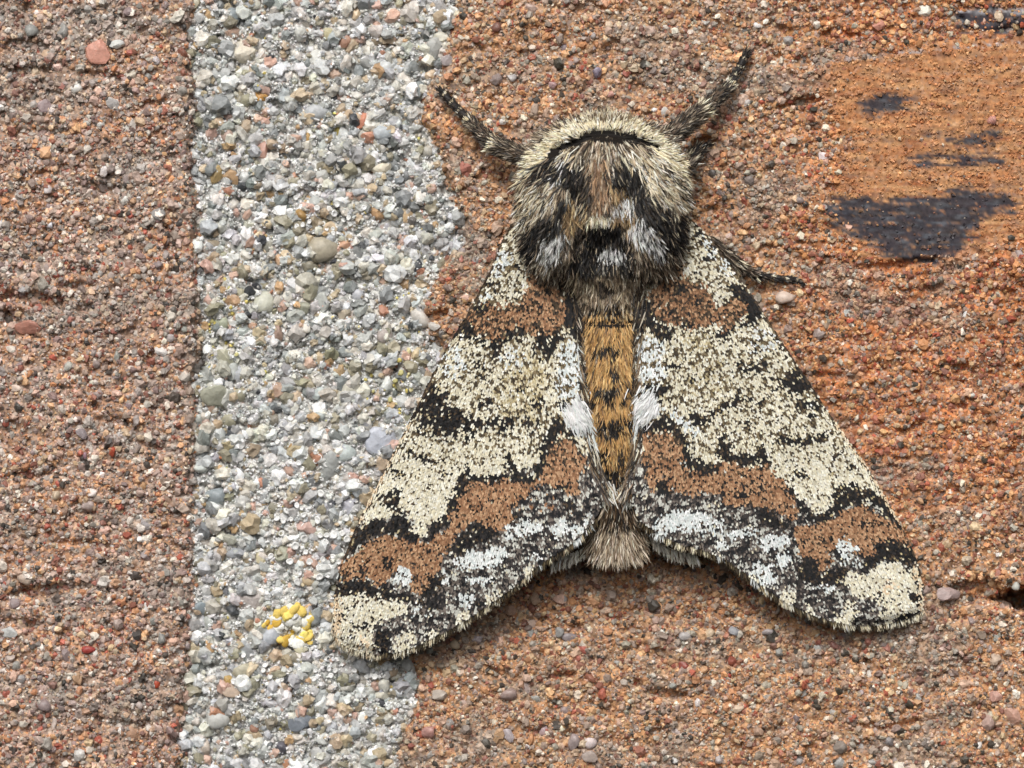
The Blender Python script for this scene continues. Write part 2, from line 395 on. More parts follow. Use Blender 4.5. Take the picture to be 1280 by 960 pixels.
def pal_right(x, y, r):
    c = palette(len(x), P_right, r, .8); c2 = palette(len(x), P_rorange, r, .92)
    t = sstep(940, 1060, x + 70 * fbm(x / 90, y / 60, 411, 2)) * sstep(740, 560, y)
    c = np.where((r.uniform(size=len(x)) < t)[:, None], c2, c)
    sm = smear_mask(x, y); own = 1.12 * colbase(x, y, 'R') * np.exp(r.normal(0, .16, (len(x), 1)))      # grains worn and stained like the face
    return np.where((r.uniform(size=len(x)) < sm * .93)[:, None], own, weather(c, x, y))
sand(brickR, hR, 470, X1, lambda x, y, s: (x > edgeR(y) - 1) * in_view(x, y) * (1 - np.where(s > 4, .97, .45) * smear_mask(x, y)) * (.55 + .8 * sstep(-.4, .4, fbm(x / 60, y / 40, 403, 2))) * np.where((s > 5) & (x > 960) & (y < 700), .35, 1) * (1 - .8 * slate_mask(x, y)),
     pal_right, [(1 / 8., 1.2, 3.0, OCT, .35), (1 / 38., 2.6, 5.0, ICO, .12), (1 / 800., 5, 7.2, ICO1, .05)], r1)
powd = lambda x, y: sstep(-.35, .25, fbm(x / 26, y / 24, 405, 3))
def pal_mort(x, y, r):
    c = palette(len(x), P_powder, r); return c
sand(mortar, hM, 215, 590, lambda x, y, s: (x > edgeL(y) - 3) * (x < edgeR(y) + 4) * in_view(x, y) * (.25 + .95 * powd(x, y)), pal_mort,
     [(1 / 7.5, 1.0, 2.6, OCT, 1.8)], r1)
sand(mortar, hM, 215, 590, lambda x, y, s: (x > edgeL(y) - 3) * (x < edgeR(y) + 4) * in_view(x, y), lambda x, y, r: palette(len(x), P_mort, r, .85) * 1.06,
     [(1 / 50., 2.5, 4.5, ICO, .5), (1 / 120., 5.0, 10.5, ICO1, .18)], r1, M_quartz)

# pebbles that can be picked apart: objects of their own, sharing a few meshes
def pebble_meshes():
    out = []; r = np.random.default_rng(5)
    for k in range(10):
        T, F = ico(2 if k < 6 else 1)
        V = T.copy()
        for _ in range(12 if k < 8 else 8):            # shave facets off: worn angular grains
            d = r.normal(size=3); d /= np.linalg.norm(d); c = r.uniform(.48, .82)
            t = V @ d; V = V - np.maximum(t - c, 0)[:, None] * d * .96
        V *= 1 + r.uniform(-.18, .18, 3)
        out.append(make_mesh('pebble', V, F, smooth=k % 3 == 0))
    return out
PEB = pebble_meshes()
for m in PEB: m.materials.append(M_pebble)
def pebble(parent, hf, x, y, rx, ry, col, r, rot=None, emb=.25, k=None):
    hh = float(hf(np.array([x]), np.array([y]))[0]); rz = min(rx, ry) * .8
    w = to_world([(x, y, hh + emb * rz)])[0] - ORIG[wall.name]
    o = link('pebble', PEB[r.integers(10) if k is None else k], None, parent, w)
    o.scale = (rx * S, rz * S, ry * S)
    o.rotation_euler = (r.uniform(-.3, .3), math.radians(r.uniform(0, 180) if rot is None else rot), r.uniform(-.3, .3))
    o.color = (*np.clip(col, .01, .9), 1)
    return o
r2 = np.random.default_rng(31)
named_m = [(305,61,21,19,(214,206,190),20),(403,311,18,17,(176,168,150),0),(334,304,12,14,(160,158,148),30),(376,273,12,13,(168,136,88),0),(432,307,10,10,(206,166,140),0),(327,182,9,18,(196,158,144),-8),(382,173,8,12,(186,150,96),8),
 (450,150,10,13,(208,146,122),15),(478,166,12,10,(186,192,196),0),(474,211,14,7,(222,214,194),-15),(325,120,10,9,(192,146,84),0),(395,140,14,11,(190,192,194),0),(290,20,10,13,(140,148,152),0),(410,43,13,9,(186,178,146),20),(373,42,9,9,(206,206,200),0),
 (268,621,17,16,(152,160,164),10),(413,655,12,11,(196,118,72),20),(407,688,11,11,(142,136,138),0),(315,748,24,16,(184,176,172),-8),(263,810,9,12,(208,172,132),-30),(304,811,13,13,(170,172,174),0),(377,902,17,12,(120,126,134),-18),(351,938,11,12,(100,98,106),0),
 (272,493,17,15,(168,168,152),0),(298,494,11,14,(172,168,148),0),(285,526,14,15,(166,162,142),0),(436,492,15,18,(206,202,188),-30),(398,520,11,9,(176,182,180),10),(432,566,11,12,(190,198,196),0),(412,580,11,22,(170,172,170),10),(480,552,18,22,(188,192,202),30),(438,630,20,14,(178,178,186),-20),
 (300,710,9,9,(196,200,202),0),(283,572,9,9,(194,128,94),0),(363,565,7,14,(170,136,84),5),(325,627,8,8,(200,200,202),0),(310,678,14,12,(176,182,184),-20),(355,690,13,13,(176,176,158),0),(328,695,9,12,(186,176,146),0),
 (330,360,11,14,(178,182,184),-15),(348,325,9,9,(210,176,146),0),(309,335,7,11,(204,212,212),-15),(380,387,13,11,(164,164,148),0),(330,378,12,16,(198,198,184),30),(276,405,13,12,(176,180,160),0),(316,408,8,9,(212,178,156),0),(280,447,12,14,(186,184,164),0),(308,442,9,10,(166,162,156),0),
 (430,390,10,12,(190,178,160),20),(465,345,9,11,(206,196,176),30),(455,425,9,14,(182,184,180),30),(446,205,9,8,(196,196,192),0),(400,220,13,11,(190,190,186),0),(420,165,7,8,(176,160,90),0),(290,192,6,6,(52,56,66),0),(268,217,9,12,(172,150,108),10),(302,208,8,7,(206,172,152),0),
 (480,420,9,10,(176,166,160),0),(508,268,8,11,(206,178,142),10),(515,278,7,8,(120,116,112),0),(540,62,13,17,(172,172,168),0),(487,112,8,7,(192,196,198),0),(272,900,13,12,(190,190,186),0),(254,935,12,14,(196,184,172),0),(467,955,17,14,(174,174,168),0),(402,945,14,14,(178,178,176),0),(405,775,12,10,(170,172,174),0),
 (338,795,10,13,(182,186,192),20),(437,860,11,9,(176,174,166),-10),(452,855,9,8,(160,156,148),0),(489,838,8,10,(196,176,152),0),(480,870,12,12,(206,202,188),0),(290,860,10,12,(196,176,158),0),(284,850,9,7,(186,156,100),20),(252,760,12,14,(150,160,166),0),(256,740,12,12,(178,178,176),0),(388,725,10,8,(200,180,150),0)]
used = []
for (x, y, a_, b_, c, ro) in named_m:
    pebble(mortar, hM, x, y, a_ * 1.15, b_ * 1.15, lin(c), r2, ro + 0.0, -.12); used.append((x, y, max(a_, b_)))
def fill(parent, hf, xa, xb, n, r0, r1_, ok, pal, tries=9000, gap=.85):
    U = np.array(used); k = 0
    for _ in range(tries):
        if k >= n: break
        x, y = r2.uniform(xa, xb), r2.uniform(-40, 1000)
        if not ok(x, y): continue
        q = r0 + (r1_ - r0) * r2.uniform() ** 2.2
        A = np.array(used)
        if (np.hypot(A[:, 0] - x, A[:, 1] - y) < (A[:, 2] + q) * gap).any(): continue
        s = r2.uniform(.72, 1.3)
        pebble(parent, hf, x, y, q * s ** .5, q / s ** .5, palette(1, pal, r2, .75)[0], r2, None, r2.uniform(-.35, .0)); used.append((x, y, q)); k += 1
one = lambda f: (lambda x, y: bool(f(np.array([x]), np.array([y]))[0]))
fill(mortar, hM, 240, 580, 300 - len(named_m), 8, 14, one(lambda x, y: (x > edgeL(y) + 3) & (x < edgeR(y) - 2)), P_mort)
named_l = [(124,64,15,19,(204,150,132),0),(36,408,16,11,(176,128,112),-5),(140,566,7,11,(182,92,70),0),(116,615,8,8,(224,214,208),0),(110,632,11,10,(176,160,154),0),(13,437,9,6,(214,204,192),0),(78,40,9,11,(160,158,154),0),(39,38,9,10,(150,150,146),0),(146,56,12,6,(206,206,202),-10),(146,780,8,8,(168,150,142),0),(57,132,9,11,(160,142,142),0),(62,282,7,7,(206,206,212),0),
           (12,790,11,8,(196,196,194),0),(11,787,6,6,(214,214,214),0),(195,855,5,6,(176,78,54),0),(110,812,9,6,(160,70,64),0),(105,570,6,10,(140,110,120),0),(102,543,8,9,(150,140,142),0),(165,92,9,7,(206,196,180),0),(22,485,9,6,(206,186,172),0),(48,925,8,8,(190,170,160),0),(68,905,4,12,(206,192,184),12)]
for (x, y, a_, b_, c, ro) in named_l:
    pebble(brickL, hL, x, y, a_, b_, lin(c), r2, ro, .35); used.append((x, y, max(a_, b_)))
fill(brickL, hL, -30, 250, 210, 5, 9.5, one(lambda x, y: x < edgeL(y) - 8), P_big_b)
named_r = [(1185,742,17,12,(170,150,146),0),(1253,758,16,7,(206,190,176),10),(1030,195,8,7,(214,200,200),0),(1155,15,11,9,(224,218,206),0),(1022,32,7,9,(226,216,204),30),(1098,32,10,8,(206,150,132),0),(1240,150,8,9,(190,140,128),0),(856,795,9,7,(176,170,168),0),(711,796,10,7,(150,140,142),0),(700,790,7,9,(150,148,146),0),(636,868,14,12,(160,140,134),0),
           (598,800,9,9,(182,170,172),0),(590,752,12,10,(150,150,150),0),(550,868,12,9,(182,172,162),0),(535,915,13,12,(176,136,128),0),(513,842,9,8,(70,72,80),0),(715,930,12,16,(160,146,144),20),(738,945,10,9,(170,156,148),0),(738,928,8,9,(222,208,206),0),(635,920,8,12,(176,166,168),-10),(680,915,8,11,(170,150,152),0),(855,832,8,7,(140,70,58),0),(910,845,6,5,(150,60,50),0),
           (845,915,7,6,(190,176,172),0),(960,790,10,8,(168,160,160),0),(920,790,11,7,(150,150,154),30),(1100,785,5,5,(190,186,186),0),(1050,935,11,9,(140,130,122),0),(705,60,9,8,(130,118,122),0),(745,90,7,8,(140,130,146),0),(763,118,7,6,(206,160,148),-20),(560,75,8,9,(170,160,160),0),(620,100,10,9,(150,136,132),0),(980,372,12,10,(206,186,172),0),(690,108,9,7,(180,150,150),0),(1265,895,13,15,(196,156,138),0),(1235,905,10,11,(186,160,150),0),(1245,870,9,10,(190,150,136),0)]
for (x, y, a_, b_, c, ro) in named_r:
    pebble(brickR, hR, x, y, a_, b_, lin(c), r2, ro, .3); used.append((x, y, max(a_, b_)))
def ok_r(x, y):
    return (x > edgeR(y) + 8) & (smear_mask(x, y) < .2) & ~((x > 960) & (y < 690) & (((x * 7.3 + y * 3.1) % 1) < .7)) & ~((x > 640) & (x < 890) & (y > 200) & (y < 660))
fill(brickR, hR, 500, 1300, 260, 4.8, 9, one(ok_r), P_big_b)

# ------------------------------------------------------------------ lichens on the mortar
def blob_mesh(name, seed):
    T, F = ico(2); r = np.random.default_rng(seed); V = T.copy()
    V *= (1 + .16 * np.sin(V @ r.normal(size=3) * 4 + 1) + .1 * np.sin(V @ r.normal(size=3) * 7))[:, None]
    m = make_mesh(name, V, F, smooth=True); m.materials.append(M_lichen); return m
LOBE = [blob_mesh('lobe', k) for k in range(4)]
def cup_mesh():
    n = 14; prof = [(.55, -.5), (.95, -.1), (1.0, .35), (.78, .55), (.56, .30), (.0, .12)]
    V = []; F = []
    for (rr, zz) in prof[:-1]:
        for k in range(n):
            t = 2 * math.pi * k / n; q = rr * (1 + .06 * math.sin(3 * t + 1)); V.append((q * math.cos(t), -zz, q * math.sin(t)))
    V.append((0, -prof[-1][1], 0))
    Q = [(i * n + k, i * n + (k + 1) % n, (i + 1) * n + (k + 1) % n, (i + 1) * n + k) for i in range(len(prof) - 2) for k in range(n)]
    T = [((len(prof) - 2) * n + k, (len(prof) - 2) * n + (k + 1) % n, len(V) - 1) for k in range(n)]
    m = make_mesh('cup', np.array(V), [np.array(Q), np.array(T)], smooth=True); m.materials.append(M_lichen); return m
CUP = cup_mesh()
r3 = np.random.default_rng(77)
def lichen(label, px, bits, mesh_pick, name):
    t = thing('lichen_patch', label, 'lichen', (px[0], px[1], float(hM(np.array([px[0]]), np.array([px[1]]))[0])))
    for (x, y, q, c) in bits:
        hh = float(hM(np.array([x]), np.array([y]))[0])
        o = link(name, mesh_pick(), None, t, to_world([(x, y, hh + (q * .6 + 2 if name == 'lobe' else 3.5 + q * .4))])[0] - ORIG[t.name])
        s = q * S * (1.05 if name == 'lobe' else 1); o.scale = (s * r3.uniform(.85, 1.2), s * (.55 if name == 'lobe' else .8), s * r3.uniform(.8, 1.15))
        o.rotation_euler = (r3.uniform(-.35, .35), r3.uniform(0, 6.28), r3.uniform(-.35, .35)); o.color = (*np.clip(lin(c) * np.exp(r3.normal(0, .08)), 0, .9), 1)
    return t
YEL = (236, 208, 116); WHI = (240, 239, 230); DYE = (220, 180, 84)
pts = [(347,768,7,YEL),(355,764,6,YEL),(345,778,6,DYE),(338,786,5,DYE),(367,762,7,YEL),(376,764,6,YEL),(384,768,7,YEL),(386,775,6,YEL),(360,770,6,YEL),(352,776,8,WHI),(346,784,6,WHI),(363,776,7,WHI),(371,772,6,WHI),(378,778,6,WHI),(370,784,5,WHI),(382,783,5,YEL),(380,795,7,YEL),(386,797,6,YEL),(376,800,5,YEL),(372,804,7,WHI),(364,801,5,WHI),(356,801,6,DYE),(350,800,5,YEL),(362,792,5,YEL),(365,786,5,DYE),(356,788,4,WHI),(378,788,5,WHI),(325,792,4,DYE),(330,782,3,YEL),(373,811,5,(226,220,190))]
pts = pts + [(x + r3.normal(0, 4), y + r3.normal(0, 4), q * .6, c if r3.uniform() < .6 else WHI) for (x, y, q, c) in pts[:27] * 4]
lichen('crusty yellow and white lichen clump on the mortar beside the moth wing tip', (365, 785), pts, lambda: LOBE[r3.integers(4)], 'lobe')
def specks(cx, cy, sx, sy, n, cols):
    return [(cx + r3.normal(0, sx), cy + r3.normal(0, sy), r3.uniform(1.4, 2.8), cols[r3.integers(len(cols))]) for _ in range(n)]
YS = [(222,206,126),(206,190,110),(230,220,170),(190,184,130)]
lichen('scattered yellow lichen specks on mortar below the chipped brick corner', (498, 480), specks(498, 478, 16, 22, 34, YS), lambda: LOBE[r3.integers(4)], 'lobe')
lichen('sparse yellow lichen specks on mortar along the pinkish grey brick', (285, 410), specks(282, 402, 14, 22, 26, YS), lambda: LOBE[r3.integers(4)], 'lobe')
def rings(cx, cy, sx, sy, n, q0, q1):
    out = []
    for _ in range(4000):
        if len(out) >= n: break
        x, y, q = cx + r3.normal(0, sx), cy + r3.normal(0, sy), r3.uniform(q0, q1)
        if x > edgeR(np.array([y]))[0] - 6 or x < edgeL(np.array([y]))[0] + 8: continue
        if all(math.hypot(x - b[0], y - b[1]) > (q + b[2]) * .95 for b in out): out.append((x, y, q, (236, 236, 234)))
    return out
lichen('cluster of tiny white ring shaped lichen cups around an orange pebble', (395, 668), rings(392, 672, 30, 26, 52, 3.2, 5.0), lambda: CUP, 'cup')
lichen('white ring lichen cups above a tan pebble in mortar', (400, 270), rings(398, 268, 26, 16, 30, 2.6, 4.0), lambda: CUP, 'cup')
lichen('white ring lichen cups on mortar over a white gritty patch', (390, 562), rings(385, 556, 26, 14, 26, 2.6, 4.2), lambda: CUP, 'cup')
lichen('small white ring lichen cups below the yellow lichen clump', (375, 838), rings(380, 838, 40, 10, 26, 2.4, 3.6), lambda: CUP, 'cup')

# ------------------------------------------------------------------ the moth
moth = thing('moth', 'furry moth with black, cream and brown mottled wings resting on brick', 'moth', (762, 480, 0))
# wing outlines: costal edge, then inner margin + outer margin, both running down the photograph
COST_L = np.array([(640,280),(628,300),(612,340),(585,390),(561,430),(540,470),(515,520),(490,570),(462,625),(440,670),(425,710),(418,745),(416,780),(421,797),(432,808),(452,815),(475,818)], float)
INN_L = np.array([(690,280),(712,330),(724,370),(728,400),(731,440),(734,480),(737,520),(742,560),(751,592),(758,616),(744,650),(722,674),(702,688),(682,700),(664,714),(640,735),(612,755),(580,776),(548,794),(520,807),(500,814),(475,818)], float)
COST_R = np.array([(862,272),(890,300),(915,335),(945,376),(966,410),(986,440),(1010,476),(1036,516),(1061,551),(1086,587),(1106,621),(1126,656),(1141,687),(1150,715),(1155,742),(1154,760),(1146,769),(1125,776),(1095,781),(1070,782)], float)
INN_R = np.array([(820,272),(804,330),(799,370),(796,400),(794,440),(794,480),(796,520),(794,560),(786,592),(780,614),(800,650),(824,668),(850,680),(880,687),(905,697),(932,716),(957,736),(982,752),(1010,766),(1040,776),(1070,782)], float)
W = {'L': dict(c=COST_L, i=INN_L, root=(695., 250.), sg=-1), 'R': dict(c=COST_R, i=INN_R, root=(815., 245.), sg=1)}
def wing_h(x, y, s):
    w = W[s]; sg = w['sg']
    xi = 735 if s == 'L' else 797
    t = np.clip((x - xi) * sg / (330. if s == 'L' else 358.), 0, 1)
    h = 27 + 66 * (1 - t) ** 1.1 - 14 * sstep(620, 830, y) * (1 - t)
    dc = dist_polyline(x, y, w['c']); di = dist_polyline(x, y, w['i'][:11])
    h = h - 10 * (1 - sstep(0, 13, dc)) - 7 * (1 - sstep(0, 20, di))
    an = np.arctan2(y - w['root'][1], (x - w['root'][0]) * sg); rr = np.hypot(x - w['root'][0], y - w['root'][1])
    h = h + 1.5 * np.sin(an * 30 + 1) * sstep(80, 220, rr) + 2.2 * fbm(x / 70, y / 70, 500, 2)
    return h

# colour map of the wings: zones read off the photograph in enlarged views (origin x, origin y, zoom)
VA, VB, VC, VD, VE, VF, VG, VH = (580,340,4), (400,400,4), (400,600,4), (580,540,4), (800,260,4), (860,440,4), (860,590,4), (500,300,6.4)
def B(x0, y0, x1, y1):
    mx, my = (x0 + x1) / 2, (y0 + y1) / 2
    return [(x0, my), (x0 + .2 * (x1 - x0), y0), (mx, y0 + .08 * (y1 - y0)), (x1 - .12 * (x1 - x0), y0 + .1 * (y1 - y0)), (x1, my), (x1 - .2 * (x1 - x0), y1), (mx, y1 - .06 * (y1 - y0)), (x0 + .15 * (x1 - x0), y1 - .1 * (y1 - y0))]
ZL = [  # class, strength, view, polygon
 ('G',1,(0,0,1),[(400,650),(760,560),(760,900),(400,900)]),
 ('C',.9,VH,[(740,60),(920,60),(1060,290),(1040,370),(980,460),(920,480),(850,490),(830,610),(750,600),(740,500),(690,490),(570,470),(640,320)]),
 ('W',.7,VH,[(770,70),(900,60),(900,180),(800,300),(700,300),(680,270)]),
 ('K',.75,VH,B(640,320,790,370)),('K',.7,VH,B(720,410,800,460)),('K',.7,VH,B(890,430,960,470)),('K',.6,VH,B(720,130,780,200)),('K',.6,VH,B(930,160,990,300)),
 ('W',.7,VH,B(590,400,740,490)),
 ('B',.93,VH,[(520,530),(570,510),(740,510),(760,590),(830,610),(870,500),(950,500),(1020,400),(1020,240),(1300,380),(1330,560),(1300,700),(1220,760),(1100,770),(1000,740),(960,680),(880,720),(800,800),(700,800),(600,720),(500,640)]),
 ('K',.85,VH,B(550,490,720,600)),('K',.9,VH,[(450,640),(520,620),(580,700),(650,770),(620,800),(520,780),(400,780)]),('K',.8,VH,B(930,500,1000,580)),('K',.7,VH,B(1080,480,1150,550)),('K',.7,VH,B(630,660,690,720)),('O',.7,VH,B(740,480,840,620)),
 ('K',.9,VH,[(820,740),(900,690),(1000,690),(1010,760),(960,790),(880,800),(830,900),(780,940),(730,900),(730,830)]),
 ('C',.9,VB,[(600,150),(650,110),(780,115),(870,225),(920,120),(1060,100),(1200,110),(1290,100),(1300,560),(1200,480),(1130,500),(1110,600),(1100,640),(1050,760),(960,660),(920,640),(900,740),(830,750),(760,700),(700,780),(650,860),(640,970),(230,970),(300,720),(390,570),(500,380),(560,290)]),
 ('W',.55,VB,B(590,120,740,300)),('W',.5,VB,B(900,130,1050,240)),
 ('K',.9,VB,[(690,-10),(770,10),(780,60),(850,120),(900,80),(940,95),(905,150),(880,230),(860,190),(840,130),(780,110),(730,90),(660,100),(640,60)]),
 ('K',.9,VA,[(330,330),(400,310),(450,290),(500,300),(500,340),(450,400),(400,430),(340,390)]),
 ('K',.88,VB,[(540,300),(600,310),(600,360),(650,340),(640,420),(700,430),(740,500),(700,560),(600,560),(520,530),(470,500),(440,480),(510,370)]),
 ('K',.55,VB,[(560,480),(700,440),(800,480),(900,470),(1000,520),(900,560),(820,560),(720,620),(640,620),(560,560)]),
 ('K',.5,VB,B(760,200,840,310)),('K',.6,VB,B(1050,160,1170,210)),('Y',.5,VB,B(880,220,1120,520)),('K',.5,VB,B(780,350,870,470)),('K',.6,VB,B(880,540,940,600)),('K',.55,VB,B(1000,480,1110,560)),
 ('K',.85,VB,[(410,620),(470,650),(560,690),(610,700),(590,730),(500,710),(430,680)]),('K',.8,VB,[(340,710),(440,770),(540,820),(580,850),(520,860),(430,800),(350,750)]),('K',.95,VB,[(300,690),(370,700),(350,745),(280,770)]),('K',.75,VB,[(290,880),(380,850),(425,870),(400,940),(320,940)]),('K',.6,VB,B(470,520,540,590)),('K',.6,VB,B(590,740,660,790)),
 ('W',.92,VA,[(470,400),(520,345),(580,360),(600,420),(560,440),(600,480),(640,540),(600,540),(560,520),(580,600),(520,650),(480,630),(450,580),(470,520),(490,470)]),
 ('K',.85,VA,[(560,440),(610,470),(650,580),(650,680),(600,660),(540,700),(440,670),(480,640),(540,650),(580,610),(560,520),(600,545)]),
 ('W',.97,VA,[(590,660),(650,720),(650,840),(600,830),(560,820),(505,780),(495,735),(540,700)]),
 ('K',.95,VA,[(420,690),(500,735),(510,790),(570,840),(650,850),(660,890),(600,880),(560,830),(480,820),(440,850),(410,950),(370,900),(405,820),(430,770)]),
 ('K',.97,VA,[(490,20),(600,60),(640,340),(590,350),(540,345),(500,290),(495,120)]),('K',.6,VA,B(250,560,310,630)),('K',.55,VA,B(330,600,410,700)),('K',.6,VA,B(60,720,270,770)),('Y',.5,VA,B(250,380,420,640)),
 ('B',.92,VA,[(480,825),(530,850),(590,900),(620,980),(390,980),(430,880)]),
 ('B',.93,VB,[(1200,580),(1290,620),(1290,970),(690,970),(690,900),(740,820),(860,800),(960,800),(1040,830),(1100,790),(1150,680)]),
 ('B',.93,VC,[(740,0),(1290,0),(1290,110),(1180,60),(1100,90),(1000,140),(960,190),(920,260),(850,230),(780,200),(700,260),(650,330),(600,430),(540,550),(490,570),(440,520),(480,480),(380,440),(330,500),(300,530),(240,490),(90,490),(110,420),(170,360),(280,290),(360,260),(440,300),(540,310),(640,240),(640,180),(700,100)]),
 ('K',.95,VB,[(740,705),(775,780),(830,770),(900,785),(970,785),(930,740),(915,650),(960,670),(1000,750),(1050,765),(1090,700),(1105,605),(1140,570),(1200,545),(1290,550),(1290,600),(1200,575),(1150,680),(1105,790),(1040,830),(990,815),(950,805),(880,815),(820,810),(760,815),(725,840),(700,870),(695,930),(650,970),(635,900),(685,815)]),
 ('C',.93,VC,[(250,-10),(690,-10),(660,80),(640,150),(600,200),(540,220),(530,280),(490,290),(460,250),(470,200),(430,170),(400,160),(320,190),(220,205),(185,215)]),
 ('K',.75,VC,[(290,70),(400,30),(420,110),(360,170),(310,130)]),('K',.5,VC,B(320,130,420,190)),
 ('K',.96,VC,[(690,-10),(745,-10),(725,60),(695,105),(645,175),(645,215),(600,250),(560,290),(490,312),(450,310),(400,280),(330,260),(260,280),(210,320),(140,380),(140,330),(190,230),(260,190),(330,205),(390,165),(440,180),(470,250),(490,290),(530,280),(550,220),(600,195),(640,140),(660,60)]),
 ('K',.85,VC,B(300,370,370,450)),('K',.7,VC,[(230,380),(180,460),(110,500),(220,480),(255,430)]),
 ('K',.93,VC,[(790,200),(850,220),(905,280),(860,310),(800,320),(740,365),(670,385),(645,345),(700,265),(760,220)]),('K',.8,VC,B(950,110,1005,200)),('K',.6,VC,B(1090,10,1270,70)),('K',.8,VC,B(1160,60,1280,150)),('K',.6,VC,B(820,80,900,130)),
 ('K',.96,VC,[(90,500),(220,480),(300,535),(360,525),(380,555),(440,555),(520,585),(570,560),(610,520),(590,470),(560,480),(530,540),(480,580),(440,610),(340,615),(200,575),(60,595),(70,540)]),('K',.9,VC,[(540,490),(610,460),(625,520),(580,600),(520,600)]),
 ('C',.95,VC,[(70,580),(200,568),(330,600),(440,612),(430,660),(380,680),(350,710),(280,710),(258,760),(270,820),(260,890),(230,900),(160,870),(90,830),(60,770),(60,680)]),
 ('P',.7,VC,[(60,590),(110,590),(110,700),(90,790),(60,780)]),('P',.5,VC,B(180,780,260,880)),
 ('K',.85,VC,B(160,605,215,650)),('K',.9,VC,B(95,650,145,705)),('K',.9,VC,B(155,705,245,752)),('K',.8,VC,B(235,675,280,712)),('K',.6,VC,B(140,760,190,790)),
 ('K',.92,VC,[(265,760),(330,725),(365,780),(365,860),(320,890),(275,840)]),('C',.85,VC,[(370,800),(440,745),(495,770),(440,880),(375,880)]),
 ('W',.85,VC,[(365,530),(375,460),(410,425),(440,450),(465,500),(420,520)]),('W',.92,VC,[(665,390),(720,370),(800,350),(930,328),(935,400),(840,440),(750,450),(680,440)]),('W',.6,VC,B(720,480,880,520)),('W',.7,VC,B(690,560,770,635)),('W',.75,VC,B(605,460,650,512)),('C',.85,VC,[(825,600),(900,545),(925,590),(870,640)]),('C',.85,VC,B(675,650,745,745)),('C',.85,VC,B(535,745,605,805)),
 ('W',.7,VC,[(935,230),(1000,195),(1080,215),(1105,250),(1000,280),(935,295)]),('W',.7,VC,[(1130,225),(1230,195),(1270,250),(1180,290)]),('W',.6,VC,B(1050,365,1110,402)),('K',.7,VC,B(740,590,830,650)),('C',.9,VC,B(1005,425,1085,485)),('W',.4,VC,B(440,620,560,690)),('K',.6,VC,B(480,570,620,650)),
 ('U',.85,VD,[(360,260),(520,300),(610,340),(570,450),(440,430),(300,410),(230,400),(300,330)]),('K',.85,VD,B(495,325,565,405)),('W',.7,VD,B(425,445,530,505)),('W',.65,VD,[(215,480),(280,435),(370,450),(400,490),(300,505)]),('W',.7,VD,B(520,460,600,520)),('W',.5,VD,B(600,400,650,480)),
]
